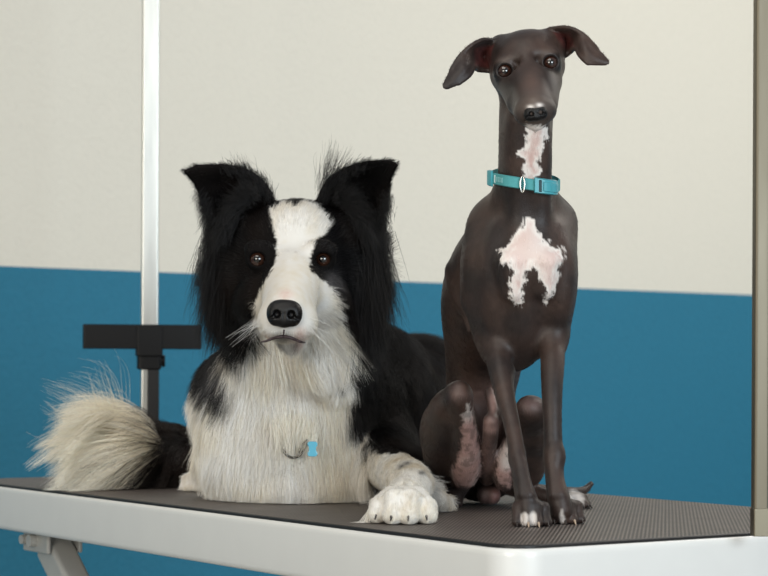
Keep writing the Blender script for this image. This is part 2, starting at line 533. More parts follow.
# rubber mat with moulded ribs
def mat_rubber():
    m = mat('ribbed_rubber', rough=.5); nt, bs = nodes(m); N = nt.nodes.new; L = nt.links.new
    geo = N('ShaderNodeNewGeometry'); sp = N('ShaderNodeSeparateXYZ'); L(geo.outputs['Position'], sp.inputs[0])
    def wave(ax, ay, period):
        a = N('ShaderNodeMath'); a.operation = 'MULTIPLY'; L(sp.outputs['X'], a.inputs[0]); a.inputs[1].default_value = ax*2*math.pi/period
        c = N('ShaderNodeMath'); c.operation = 'MULTIPLY_ADD'; L(sp.outputs['Y'], c.inputs[0]); c.inputs[1].default_value = ay*2*math.pi/period; L(a.outputs[0], c.inputs[2])
        s_ = N('ShaderNodeMath'); s_.operation = 'SINE'; L(c.outputs[0], s_.inputs[0]); return s_.outputs[0]
    d = np.array([.14, .99]); d /= np.linalg.norm(d)
    s1 = wave(d[1], -d[0], .0037); s2 = wave(d[0], d[1], .0062)
    s2h = N('ShaderNodeMath'); s2h.operation = 'MULTIPLY'; L(s2, s2h.inputs[0]); s2h.inputs[1].default_value = .35
    sm = N('ShaderNodeMath'); sm.operation = 'ADD'; L(s1, sm.inputs[0]); L(s2h.outputs[0], sm.inputs[1])
    mr = N('ShaderNodeMapRange'); mr.inputs['From Min'].default_value = -1.0; mr.inputs['From Max'].default_value = 1.2
    L(sm.outputs[0], mr.inputs['Value'])
    no = N('ShaderNodeTexNoise'); no.inputs['Scale'].default_value = 25; L(geo.outputs['Position'], no.inputs['Vector'])
    mx = N('ShaderNodeMix'); mx.data_type = 'RGBA'
    mx.inputs[6].default_value = (*srgb(50, 46, 44), 1); mx.inputs[7].default_value = (*srgb(140, 129, 122), 1)
    L(mr.outputs[0], mx.inputs[0])
    mx2 = N('ShaderNodeMix'); mx2.data_type = 'RGBA'; mx2.blend_type = 'MULTIPLY'; mx2.inputs[0].default_value = .5
    L(mx.outputs[2], mx2.inputs[6]); L(no.outputs['Fac'], mx2.inputs[7])
    L(mx2.outputs[2], bs.inputs['Base Color'])
    bp = N('ShaderNodeBump'); bp.inputs['Strength'].default_value = .6; bp.inputs['Distance'].default_value = .0008
    L(mr.outputs[0], bp.inputs['Height']); L(bp.outputs[0], bs.inputs['Normal'])
    return m
b = MB(); V = []
rings = [(.0, ZT-.0045), (0, ZT-.001), (-.0012, ZT)]
for o, z in rings:
    V += [TC*np.array([1,1,0]) + E2*x + E1*y + np.array([0,0,z]) for x, y in rrect(TW+2*o, TL+2*o, RC+o, 10)]
b.add(V, [tuple(range(n-1,-1,-1))] + [(r*n+i, r*n+(i+1)%n, (r+1)*n+(i+1)%n, (r+1)*n+i) for r in range(2) for i in range(n)])
b.build('mat_edge', black_rub, table)
b = MB(); b.add([TC*np.array([1,1,0]) + E2*x + E1*y + np.array([0,0,ZT]) for x, y in rrect(TW-.0024, TL-.0024, RC, 10)], [tuple(range(n))])
b.build('ribbed_mat', mat_rubber(), table)

# folding legs: slanting square tubes with hinge brackets
leg_m = add_noise(mat('grey_powder_coat', rough=.4), 30, .04, srgb(176, 176, 172))
tp = Vector(P(66, 549, 2.62))
def leg(along, across, toward):
    top = TC*np.array([1,1,0]) + E1*along + E2*across + np.array([0,0,ZT-.075])
    foot = TC*np.array([1,1,0]) + E1*(along + toward) + E2*across + np.array([0,0,.03])
    d = unit(foot-top); ln = np.linalg.norm(foot-top); s = np.cross(d, E2)
    b = MB(); b.box((top+foot)/2, (.036, .040, ln), ax=[E2, s, d], bev=.004); l = b.build('leg', leg_m, table)
    b = MB(); b.box(foot - np.array([0,0,.015]), (.04, .04, .03), ax=[E2, E1, (0,0,1)], bev=.004); b.build('rubber_foot', black_rub, l)
    b = MB(); h = top + np.array([0,0,.006])
    b.box(h - E1*.0 - E2*.022, (.006, .075, .03), ax=[E2, E1, (0,0,1)], bev=.002)
    b.box(h + E2*.022, (.006, .075, .03), ax=[E2, E1, (0,0,1)], bev=.002)
    b.box(h + np.array([0,0,.012]), (.05, .075, .006), ax=[E2, E1, (0,0,1)], bev=.002)
    b.tube([h - E2*.034, h + E2*.034], .008, 14)
    b.tube([h - E2*.034 + E1*.024, h + E2*.034 + E1*.024], .006, 14)
    b.build('hinge_bracket', leg_m, table)
leg(.40, -.235, -.88); leg(.40, .235, -.88); leg(-.40, -.19, .88); leg(-.40, .19, .88)
b = MB(); 
for a in (.42, -.42):
    c0 = TC*np.array([1,1,0]) + E1*a*.35 + np.array([0,0,.55]); b.box(c0 , (.46, .022, .022), ax=[E2, E1, (0,0,1)], bev=.003)
b.build('crossbar', leg_m, table)

# ================================================================== grooming arm posts
def steel(name, base, rough):
    m = mat(name, base, rough, 1.0); nt, bs = nodes(m); N = nt.nodes.new; L = nt.links.new
    tc = N('ShaderNodeTexCoord'); mp = N('ShaderNodeMapping'); mp.inputs['Scale'].default_value = (60, 60, 5)
    no = N('ShaderNodeTexNoise'); no.inputs['Scale'].default_value = 1.0; no.inputs['Detail'].default_value = 5
    L(tc.outputs['Object'], mp.inputs[0]); L(mp.outputs[0], no.inputs['Vector'])
    mr = N('ShaderNodeMapRange'); mr.inputs['To Min'].default_value = rough*.7; mr.inputs['To Max'].default_value = rough*1.5
    L(no.outputs['Fac'], mr.inputs['Value']); L(mr.outputs[0], bs.inputs['Roughness'])
    mx = N('ShaderNodeMix'); mx.data_type = 'RGBA'
    mx.inputs[6].default_value = (*[c*.62 for c in base], 1); mx.inputs[7].default_value = (*[min(1, c*1.15) for c in base], 1)
    L(no.outputs['Fac'], mx.inputs[0]); L(mx.outputs[2], bs.inputs['Base Color'])
    return m
def post(name, foot, w, label, h, rot, stl):
    t = empty(name, foot); tag(t, label, 'post', 'grooming arm posts')
    a = np.array([math.cos(rot), math.sin(rot), 0]); c = np.array([-a[1], a[0], 0])
    b = MB(); b.box(np.array(foot) + np.array([0,0,h/2]), (w, w, h), ax=[a, c, (0,0,1)], bev=.0018)
    b.build('post_tube', stl, t)
    return t, a, c
# right-hand post, stands at the near right corner of the table
fr = PT(759.5, 536.5)
rt, a, c = post('grooming_post', (fr[0], fr[1], ZT+.0005), .0138, 'square brushed-steel post rising from the near right end of the grooming table', 1.05, math.radians(4), steel('worn_steel', srgb(134, 126, 110), .5))
b = MB(); b.box(fr + np.array([0,0,.0135]), (.0144, .0144, .026), ax=[a, c, (0,0,1)], bev=.0008); b.build('base_reflection', mat('reflection_steel', srgb(120, 112, 96), .4, 1.0), rt)  # darker shell whose colour stands in for a reflection low on the post
# left-hand post, beyond the far left end
dl = 3.03
fl = P(149, 420, dl)
lt, a, c = post('grooming_post', (fl[0], fl[1], ZT-.06), .026, 'square bright metal post behind the fluffy white tail, carrying a black bracket', 1.16, math.radians(9), steel('bright_steel', srgb(222, 222, 216), .34))

zb = P(149, 337, dl)[2]
b = MB(); cb = P(149, 337, dl) + a*.0
b.box(P(142, 337, dl) - c*.016, (.178, .014, .037), ax=[a, c, (0,0,1)], bev=.002)
b.box(P(149, 341, dl), (.040, .046, .046), ax=[a, c, (0,0,1)], bev=.002)
br = b.build('clamp_bracket', black_pl, lt)
b = MB(); b.box(P(149, 361, dl), (.036, .036, .026), ax=[a, c, (0,0,1)], bev=.003); b.build('clamp_collar', black_pl, br)
b = MB(); p = P(161, 361, dl); b.tube([p, p + a*.006], .009, 16); b.build('clamp_knob', black_pl, br)
b = MB(); p = P(114, 337, dl) - c*.024; b.tube([p, p - c*.003], .004, 12); b.build('screw', galv, br)
b = MB(); b.box(P(152.8, 395, dl)*np.array([1,1,0]) + np.array([0,0,ZT-.05+.11]), (.018, .0275, .22), ax=[a, c, (0,0,1)], bev=.001)
b.build('dark_sleeve', mat('dark_sleeve', srgb(30, 30, 32), .4), lt)

# ================================================================== light
def area(name, loc, look, size, size_y, power, rgb, spread=180):
    l = bpy.data.lights.new(name, 'AREA'); l.shape = 'RECTANGLE'; l.size = size; l.size_y = size_y
    l.energy = power; l.color = rgb; l.spread = math.radians(spread)
    o = link(bpy.data.objects.new(name, l)); o.location = loc
    o.rotation_euler = (Vector(look) - Vector(loc)).to_track_quat('-Z', 'Y').to_euler(); return o
area('overhead_area', (-.4, .9, 2.75), (0.0, 2.2, .8), 1.4, 1.0, 15, (1, .94, .84))
area('overhead_area', (2.0, 3.2, 2.6), (1.3, 4.3, .9), 1.4, .6, 32, (1, .94, .85))  # added lamp, aimed at the back wall to brighten its right part
area('window_light', (2.0, -1.3, 1.5), (.2, 2.3, .95), 1.5, 1.4, 82, (.82, .93, 1.0))
area('shop_light', (-1.5, -1.0, 1.45), (.0, 2.3, .90), 1.4, 1.2, 45, (1, .93, .81))
w = bpy.data.worlds.new('world'); scene.world = w; w.use_nodes = True
w.node_tree.nodes['Background'].inputs['Color'].default_value = (.95, .96, 1, 1)
w.node_tree.nodes['Background'].inputs['Strength'].default_value = .35

# ================================================================== camera
cam = bpy.data.cameras.new('camera'); co_ = link(bpy.data.objects.new('camera', cam)); scene.camera = co_
cam.sensor_width = 36; cam.lens = F/768*36; cam.shift_y = SH/768
M = Matrix(((RV[0], UV[0], -FV[0], CAM[0]), (RV[1], UV[1], -FV[1], CAM[1]), (RV[2], UV[2], -FV[2], CAM[2]), (0,0,0,1)))
co_.matrix_world = M
cam.dof.use_dof = True; cam.dof.focus_distance = 2.04; cam.dof.aperture_fstop = 11
cam.clip_start = .05
scene.view_settings.view_transform = 'Standard'; scene.view_settings.look = 'None'
scene.view_settings.gamma = 1; scene.view_settings.exposure = 0.0
scene.view_settings.use_curve_mapping = False
scene.cycles.max_bounces = 12; scene.cycles.diffuse_bounces = 8
# ================================================================== the sitting greyhound
IG0 = PT(500, 508); IG0[2] = ZT
ig = empty('greyhound', IG0)
tag(ig, 'slender dark brown greyhound sitting upright, white patch on its chest', 'dog')
R_ = lambda r, d: r*d/F
def C(px, py, d, r): return (P(px, py, d), R_(r, d))

G = Field(axis((.03, .225, .0014), (.225, .265, .002)), axis((1.845, 1.90, .0013), (1.90, 2.0, .0015), (2.0, 2.53, .0026)),
          axis((ZT-.004, ZT+.05, .0013), (ZT+.05, ZT+.34, .002), (ZT+.34, ZT+.52, .0012)))
# trunk, from the shoulders back and down to the pelvis
G.ell(P(524, 262, 2.06), (.045, .062, .064), .03)                       # front of the ribcage
G.chain([C(516, 235, 2.09, 38), C(500, 268, 2.125, 49), C(489, 302, 2.16, 48), C(485, 350, 2.21, 40), C(480, 400, 2.25, 34), C(480, 442, 2.28, 37), C(482, 466, 2.295, 36)], .02)
G.ell(P(519, 312, 2.07), (.032, .05, .056), .025)                       # deep keel between the forelegs
G.ell(P(512, 338, 2.10), (.026, .05, .032), .02)
G.cone(P(531, 262, 2.015), P(529, 236, 2.03), .014, .016, .025)          # breastbone
# neck
G.chain([C(526, 238, 2.06, 36), C(524, 208, 2.045, 31), C(524, 180, 2.025, 26.5), C(525, 150, 2.01, 26.5), C(526, 115, 2.0, 27), C(527, 70, 1.998, 26)], .014)
G.chain([C(518, 120, 1.978, 9), C(518, 170, 1.998, 10), C(519, 215, 2.016, 10), C(522, 250, 2.025, 8)], .014)          # neck muscles
G.chain([C(539, 125, 1.978, 9), C(540, 170, 1.998, 10), C(540, 215, 2.016, 10), C(538, 250, 2.025, 8)], .014)
G.chain([C(500, 232, 2.028, 8), C(492, 262, 2.024, 10), C(492, 300, 2.036, 10), C(497, 335, 2.048, 9)], .016)
G.chain([C(556, 232, 2.030, 7), C(562, 262, 2.018, 9), C(561, 295, 2.022, 9), C(556, 330, 2.04, 8)], .016)
G.chain([C(478, 226, 2.07, 5), C(469, 262, 2.075, 6), C(470, 300, 2.07, 6)], .012)
G.cone(P(508, 262, 2.002), P(513, 292, 2.008), .009, .006, .014); G.cone(P(549, 262, 1.998), P(545, 290, 2.006), .009, .006, .014)
G.cone(P(497, 222, 2.075), P(515, 196, 2.045), .022, .018, .02)            # trapezius slopes
G.cone(P(551, 222, 2.065), P(535, 196, 2.045), .020, .018, .02)
# shoulders and forelegs
G.chain([C(494, 222, 2.075, 18), C(486, 262, 2.055, 22), C(486, 300, 2.06, 19), C(488, 330, 2.075, 16), C(496, 352, 2.065, 14)], .022)
G.chain([C(497, 346, 2.055, 14), C(500, 368, 2.03, 12.2), C(505, 395, 2.01, 9.8), C(513, 430, 1.99, 8.2), C(518.5, 462, 1.975, 8.4), C(522, 482, 1.968, 9.2), C(527, 502, 1.960, 11.5), C(529, 512, 1.957, 11)], .010)
G.cone(P(509, 372, 2.03), P(505.5, 392, 2.02), .006, .004, .008)
G.chain([C(556, 222, 2.065, 16), C(556, 262, 2.04, 19), C(558, 290, 2.04, 17), C(556, 320, 2.055, 14), C(553, 345, 2.05, 12)], .022)
G.chain([C(553, 338, 2.045, 12), C(552.5, 362, 2.025, 12), C(552, 390, 2.01, 10.6), C(552.5, 425, 2.0, 9.4), C(553.5, 458, 1.995, 9.8), C(555, 480, 1.99, 9.6), C(559, 500, 1.984, 11.5), C(561, 510, 1.982, 11)], .010)
G.ell(P(517, 459, 1.985), (.0085, .009, .012), .006); G.ell(P(555, 456, 1.993), (.010, .009, .012), .006)   # wrists
# tendons that run down the pasterns
for x0, x1 in ((519, 522), (523, 530)): G.cone(P(x0, 462, 1.970), P(x1, 494, 1.952), .0012, .0028, .007)
for x0, x1 in ((550, 553), (555, 561)): G.cone(P(x0, 460, 1.990), P(x1, 494, 1.976), .0012, .0028, .007)

claws = []
def paw(Fd, c, fwd, w, L, h, r, k=.004, toes=4, claw=.008, cr=.0022, store=None, fall=.30, drop=.12):
    """four toes that arch up at the knuckle and come down to the pad"""
    c = np.array(c, float); f = np.array([fwd[0], fwd[1], 0.0]); f /= np.linalg.norm(f); sd = np.array([f[1], -f[0], 0.0])
    for i in range(toes):
        u = (i - (toes-1)/2)/((toes-1)/2)
        adv = L*(1 - fall*abs(u)**1.5); off = sd*w*.5*u*.78
        base = c + off*.55 + np.array([0, 0, h*.95])
        kn = c + off*.92 + f*adv*.62 + np.array([0, 0, h*(1.0 - drop*abs(u))])
        tip = c + off*1.05 + f*adv + np.array([0, 0, r*.82])
        pad = c + off*.95 + f*adv*.55 + np.array([0, 0, r*.8])
        Fd.cone(base, kn, r*.95, r*.98, .005); Fd.cone(kn, tip, r*.98, r*.84, k); Fd.cone(pad, tip, r*.9, r*.8, k)
        if store is not None:
            d = unit(f*.85 + sd*u*.12 + np.array([0,0,-.55])); s0 = tip + f*r*.35 + np.array([0,0,r*.25])
            store.append((s0, d, claw, cr))
    Fd.ell(c + f*L*.05 + np.array([0,0,h*.5]), (w*.42, w*.30, h*.60), .008)
def claw_mesh(s0, d, ln, r):
    b = MB(); pts = []; rad = []
    for i in range(7):
        t = i/6; q = s0 + d*ln*t + np.array([0, 0, -.28*ln*t*t]); pts.append(q); rad.append(r*(1-t*.86)**.8)
    for i, q in enumerate(pts): q[2] = max(q[2], ZT + rad[i]*.8)
    b.tube(pts, rad, 8); return b
g1 = PT(529, 525); g2 = PT(562, 522.5)
paw(G, g1, (.08, -1), .036, .026, .0200, .0056, k=.0025, store=claws)
paw(G, g2, (.20, -1), .034, .025, .0195, .0054, k=.0025, store=claws)

# hind legs, folded in the sit
HL = (P(459, 458, 2.26), R_(32, 2.26))
G.cone(HL[0], P(449, 422, 2.18), .036, .024, .02); G.cone(P(449, 430, 2.19), P(457, 398, 2.10), .026, .0120, .022)
G.cone(P(445, 455, 2.22), P(446, 412, 2.14), .022, .018, .02)
G.cone(P(460, 390, 2.092), P(452, 404, 2.12), .0085, .014, .018)                                              # knee
G.chain([C(461, 398, 2.093, 9.5), C(465, 425, 2.12, 10), C(467, 452, 2.16, 13), C(465, 474, 2.20, 14)], .010)   # shin and inner thigh
G.chain([C(462, 486, 2.235, 8), C(455, 497, 2.225, 7.5), C(450, 501, 2.215, 7)], .010)
gl = PT(449, 506.5); paw(G, gl, (-.15, -1), .030, .022, .014, .0055, k=.0025, store=claws)
G.cone(P(503, 462, 2.26), P(528, 430, 2.17), .034, .022, .02); G.cone(P(529, 436, 2.19), P(534, 411, 2.11), .024, .0125, .014)
G.cone(P(527, 407, 2.105), P(536, 414, 2.125), .0085, .012, .018)
G.chain([C(528, 409, 2.115, 9), C(514, 438, 2.15, 9.5), C(505, 465, 2.18, 12), C(505, 480, 2.20, 11)], .010)
G.cone(P(530, 452, 2.21), P(528, 470, 2.22), .020, .018, .02)
G.chain([C(512, 488, 2.24, 8), C(545, 495, 2.21, 6.5), C(566, 500, 2.20, 7.0)], .008)
gr_ = PT(571, 507.5); paw(G, gr_, (.65, -1), .026, .022, .012, .0050, k=.0025, store=claws)
# underside
G.chain([C(484, 385, 2.21, 22), C(486, 420, 2.21, 16), C(487, 455, 2.21, 11)], .02)
G.chain([C(489, 392, 2.14, 5), C(494, 412, 2.125, 6)], .008)
G.chain([C(491, 421, 2.118, 8.0), C(490.5, 434, 2.13, 8.0), C(488, 460, 2.18, 7), C(487, 478, 2.22, 8)], .006)
G.ell(P(485, 494, 2.24), (.0095, .0115, .0115), .006); G.ell(P(493, 495, 2.235), (.0085, .010, .0105), .004)
# tail
G.chain([C(510, 486, 2.31, 8), C(540, 490, 2.35, 6), C(572, 491.5, 2.38, 4.6), C(584, 490, 2.40, 4.0), C(591, 484, 2.41, 2.8)], .012)
# ribs and folds on the flank
for k_, (x0, y0, x1, y1) in enumerate([(452, 270, 470, 330), (462, 262, 476, 318)]):
    G.cone(P(x0, y0, 2.13), P(x1, y1, 2.10), .004, .003, .012)

# ---- head; hu / hs are its up and side directions (it is tilted), hf points out of the face
hu = np.array([-.175, 0, .985]); hs = np.array([.985, 0, .175]); hf = np.array([.0, -1, -.10]); hf /= np.linalg.norm(hf)
HA = [hs, np.array([0, -1.0, 0]), hu]
def H(px, py, d): return P(px, py, d)
G.ell(H(526.5, 60, 1.992), (.0335, .040, .0265), .012, ax=HA); G.ell(H(524.5, 51, 1.995), (.0320, .034, .0180), .012, ax=HA)                 # cranium
G.ell(H(528, 72, 1.985), (.0350, .030, .0200), .016, ax=HA)                 # cheekbones
G.cone(H(529, 82, 1.960), H(534.5, 109, 1.905), .0230, .0165, .014)         # muzzle
G.cone(H(532, 90, 1.945), H(535.5, 107, 1.893), .0135, .0105, .010)         # bridge of the nose
G.ell(H(526, 113, 1.902), (.0115, .013, .0105), .007, ax=HA); G.ell(H(545, 110.5, 1.902), (.0110, .013, .0105), .007, ax=HA)   # lips
G.cone(H(531, 102, 1.945), H(536, 121, 1.906), .013, .0092, .006)         # lower jaw
G.cone(H(506, 76, 1.978), H(515, 102, 1.94), .011, .007, .012); G.ell(H(553, 44, 1.995), (.012, .016, .016), .01, ax=HA); G.ell(H(500, 52, 1.995), (.012, .016, .016), .01, ax=HA); G.cone(H(518, 98, 1.965), H(524, 112, 1.925), .010, .008, .010); G.cone(H(549, 84, 1.97), H(547, 106, 1.93), .011, .009, .014)
EYES = [H(504.5, 72, 1.9632), H(550, 63.5, 1.9632)]; ER = .0093
for e, (bx, by) in zip(EYES, ((505, 62), (547.5, 54))):
    G.ell(H(bx, by, 1.962), (.0100, .007, .0042), .008, ax=HA)                # brow
    sgn = -1 if bx < 527 else 1
    G.ell(e - hs*sgn*.0125 + np.array([0, -.010, -.001]), (.0030, .002, .0055), .012, 'cut', ax=HA)   # stop beside the bridge
    G.ell(e, (ER+.0021, ER+.0014, ER+.0014), .0045, ax=HA)
    G.ell(e + np.array([0, -.010, 0]), (.0073, .012, .0066), .0012, 'cut', ax=HA)
# mouth line
for a_, b_ in (((535.5, 120.5), (526, 121)), ((526, 121), (518, 116)), ((535.5, 120.5), (545, 118)), ((545, 118), (551.5, 112))):
    G.cone(H(a_[0], a_[1]-1, 1.8935), H(b_[0], b_[1]-1, 1.8955 + .002*abs(b_[0]-535)/12), .0010, .0010, .002, 'cut')
# ears: a cupped root that opens forward and a flap that folds over and hangs out
EAR_L = [[(496, 41, 1.985), (491, 56, 2.002), (487, 71, 1.988)], [(484, 39.5, 1.974), (481, 55, 1.997), (478, 70, 1.984)], [(472, 45, 1.966), (474, 57, 1.978), (474.5, 67, 1.968)],
         [(460, 56, 1.962), (466, 65, 1.955), (470, 75, 1.956)], [(451, 70, 1.957), (455.5, 77, 1.950), (459, 83.5, 1.951)], [(443.5, 84.5, 1.952), (444, 87.5, 1.951), (447.5, 88.5, 1.951)]]
EAR_R = [[(550, 29, 1.985), (559, 41, 2.002), (567, 55, 1.988)], [(562, 27.3, 1.974), (567, 39, 1.997), (572, 51, 1.984)], [(573, 29, 1.966), (575, 39, 1.978), (575.5, 48.5, 1.968)],
         [(585, 36, 1.962), (582.5, 45, 1.955), (580, 56, 1.956)], [(597, 48.5, 1.957), (592.5, 56, 1.950), (588, 63.5, 1.951)], [(608, 60.5, 1.952), (608, 63.3, 1.951), (604, 64.8, 1.951)]]
for E_ in (EAR_L, EAR_R):
    G.sheet([[H(*q) for q in r] for r in E_], .0013, .004)
    for kk in (0, 2): G.chain([(H(*r[kk]), .0019) for r in E_[:-1]], .002)
G.floor(ZT + .0004)
V, Fc = G.mesh(2); del G
nrm = vnormals(V, Fc)
u_, v_, d_ = px_of(V)

dark = np.array(srgb(40, 32, 30)); brown = np.array(srgb(66, 50, 43)); pink = np.array(srgb(196, 160, 152)); white = np.array(srgb(236, 228, 222))
redin = np.array(srgb(112, 56, 52)); greyb = np.array(srgb(112, 100, 92))
n1 = vnoise(V, 45.0); n2 = vnoise(V, 180.0); n3 = vnoise(V*np.array([1, 1, .35]), 650.0)
IG_NECK = [(525, 126), (545, 126), (547, 138), (543, 150), (539, 161), (540, 172), (536, 186), (525, 186), (525, 172), (522, 160), (519, 151), (526, 140)]
IG_CHEST = [(528,214),(535,221),(539,231),(544,240),(551,246),(564,247),(563,260),(558,270),(559,279),(554,290),(547,305),(543.5,299),(545,287),(540,275),(532,266),(526,277),(523,289),(523,308),(516,303),(509,298),(511,282),(514,271),(509,263),(501,261),(500,249),(509,244),(514,235),(523,225)]
IG_INNER = [(466,402),(469,404),(475,422),(481,448),(482,469),(473,489),(454,483),(452,471),(458,456),(462,440),(463,420)]
IG_INNER2 = [(515,430),(508,437),(497,450),(495,475),(500,486),(510,488),(512,470),(520,440)]
def ig_color(p, u, v, d, nn, m1, m2, m3):
    c = mixc(np.tile(dark, (len(p), 1)), brown*1.1, .35 + .6*m1)
    c = c*(1 + .22*m2 + .14*m3)[:, None]
    # paler muzzle and brow, greying
    g = np.exp(-(((u-534)/17)**2 + ((v-104)/15)**2))*(d < 1.96); c = mixc(c, greyb, .62*g)
    g = np.exp(-(((u-531)/8)**2 + ((v-84)/14)**2))*(d < 1.98); c = mixc(c, brown*1.9, .6*g)
    for gx, gy in ((514, 88), (550, 82)): c = mixc(c, dark*.55, .55*np.exp(-(((u-gx)/9)**2 + ((v-gy)/15)**2))*(d < 1.99))
    for ex, ey in ((505, 60), (547, 52)):
        g = np.exp(-(((u-ex)/8)**2 + ((v-ey)/3.5)**2)); c = mixc(c, greyb*.8, .35*g)
    wob = 3.2*m2 + 3.0*m3
    for poly, col, soft in ((IG_NECK, white, 1.6), (IG_CHEST, white, 1.8)):
        s = polydist(u, v, poly) + wob
        ok = (nn[:, 1] < .25) & (d < 2.08)
        t = np.clip(.5 - s/soft, 0, 1)*ok
        inner = np.clip((-s-2)/6, 0, 1)
        cc = mixc(np.tile(white, (len(p), 1)), pink*1.08, inner*.75*(.75 + .5*m1))
        c = c + (cc - c)*t[:, None]
    for poly in (IG_INNER, IG_INNER2):
        s = polydist(u, v, poly) + wob*.9
        t = np.clip(.5 - s/3, 0, 1)*(d < 2.23)*(nn[:, 1] < .3)*(d > 2.05)
        cc = mixc(np.tile(pink*.92, (len(p), 1)), white*.9, np.clip(m1*1.2, 0, 1))
        c = c + (cc - c)*(t*(.55 + .35*(m2 > -.25)))[:, None]
    for (ex, ey, rx, ry, a, cl) in ((491, 425, 9, 9, .55, pink*.8), (488, 455, 7, 26, .42, pink*.62), (492, 494, 11, 11, .42, pink*.6), (496, 495, 6, 6, .3, redin*1.6), (493, 400, 4, 13, .6, pink*.9), (482, 400, 16, 16, .25, pink*.6), (530, 404, 11, 9, .40, pink*.7), (459, 392, 9, 10, .22, pink*.7), (462, 478, 12, 9, .25, pink*.8)):
        g = np.exp(-((((u-ex)/rx)**2 + ((v-ey)/ry)**2))**1.5)*(d > 2.06)*(d < 2.24); c = mixc(c, cl, a*g*(1+.3*m2))
    # inside of the ear cups
    for poly in ([(494, 45), (489, 68), (475, 66), (476, 48)], [(554, 33), (565, 49), (575, 47), (570, 32)]):
        t = np.clip(.5 - (polydist(u, v, poly) + m2*2)/3, 0, 1)*(nn[:, 1] < 0)*(v < 75)*(d > 1.965); c = mixc(c, redin*(.55+.35*m2[:,None]), t*.8)
    # white toes
    for (ex, ey, rx, ry) in ((524.5, 520, 3.6, 7.5), (533, 520, 4.0, 8.5), (562, 518, 2.8, 8), (574, 500, 9, 10), (448, 504, 7, 8)):
        g = np.clip(1.45 - (((u-ex)/rx)**2 + ((v-ey)/ry)**2) + m2*.5, 0, 1)*(p[:, 2] < ZT+.019)*(1 if ey > 512 else (d > 2.05)); c = mixc(c, white*.85, .85*g)
    # white flecks over the nose
    for ex, ey in ((530.5, 106.8), (539.5, 105)):
        g = np.exp(-(((u-ex)/3.2)**2 + ((v-ey)/1.8)**2))*(d < 1.92); c = mixc(c, white, .95*g)
    g = np.clip(.5 - (np.hypot((u-535)/10, (v-122)/5)-1)*3, 0, 1)*(d < 1.93); c = mixc(c, greyb*.7, .4*g)
    # dark skin round the eyes
    for e in EYES:
        r = np.linalg.norm(p - e, axis=1); c = mixc(c, np.array(srgb(22, 17, 16)), np.clip((.0134 - r)/.0018, 0, 1)*.9)
    return np.clip(c, 0, 1)
colv = ig_color(V, u_, v_, d_, nrm, n1, n2, n3)
ig_skin = attr_mat('short_brown_coat', rough=.45, bump=.5, bscale=700, Sheen_Weight=.05, Sheen_Roughness=.4, Specular_IOR_Level=.4)
mesh_obj('body', V, Fc, ig_skin, ig, col=colv)
IGV, IGF, IGN = V, Fc, nrm

# very short coat
hair_ig = attr_mat('brown_hairs', rough=.36)
w_ = np.where(v_ < 140, 1.6, 1.0)
Tt, ww = sample_surface(V, Fc, w_, 100000)
pr = np.einsum('ij,ijk->ik', ww, V[Tt]); pn = unit(np.einsum('ij,ijk->ik', ww, nrm[Tt]))
uu, vv, dd = px_of(pr)
keep = pr[:, 2] > ZT + .004
for e in EYES: keep &= np.linalg.norm(pr - e, axis=1) > .0128
keep &= ~((np.hypot((uu-535.5)/13, (vv-114)/10) < 1) & (dd < 1.93))
pr, pn, uu, vv, dd = pr[keep], pn[keep], uu[keep], vv[keep], dd[keep]
hc_ = ig_color(pr, uu, vv, dd, pn, vnoise(pr, 45.), vnoise(pr, 180.), vnoise(pr*np.array([1, 1, .35]), 650.))
hc_ *= rng.uniform(.55, 1.7, (len(pr), 1))*(1 + .25*vnoise(pr*np.array([1, 1, .3]), 120.))[:, None]
comb = np.tile(np.array([0, .25, -1.0]), (len(pr), 1))
hd = vv < 130; cen = np.array([533, 110.])
comb[hd] = np.stack([(uu[hd]-534)/50, np.ones(hd.sum())*.8, -(vv[hd]-112)/50*1.0], 1)
ln = np.where(hd, .0022, .0042)*rng.uniform(.7, 1.2, len(pr)); ln = np.where(hc_.mean(1) > .35, ln*1.2, ln)
pts = grow(pr - pn*.0003, pn, comb, ln, S=4, lift=.22, lift_end=.0, wob=.12)
hair('coat', ig, pts, .00011, .00003, np.clip(hc_, 0, 1), hair_ig)['kind'] = 'stuff'

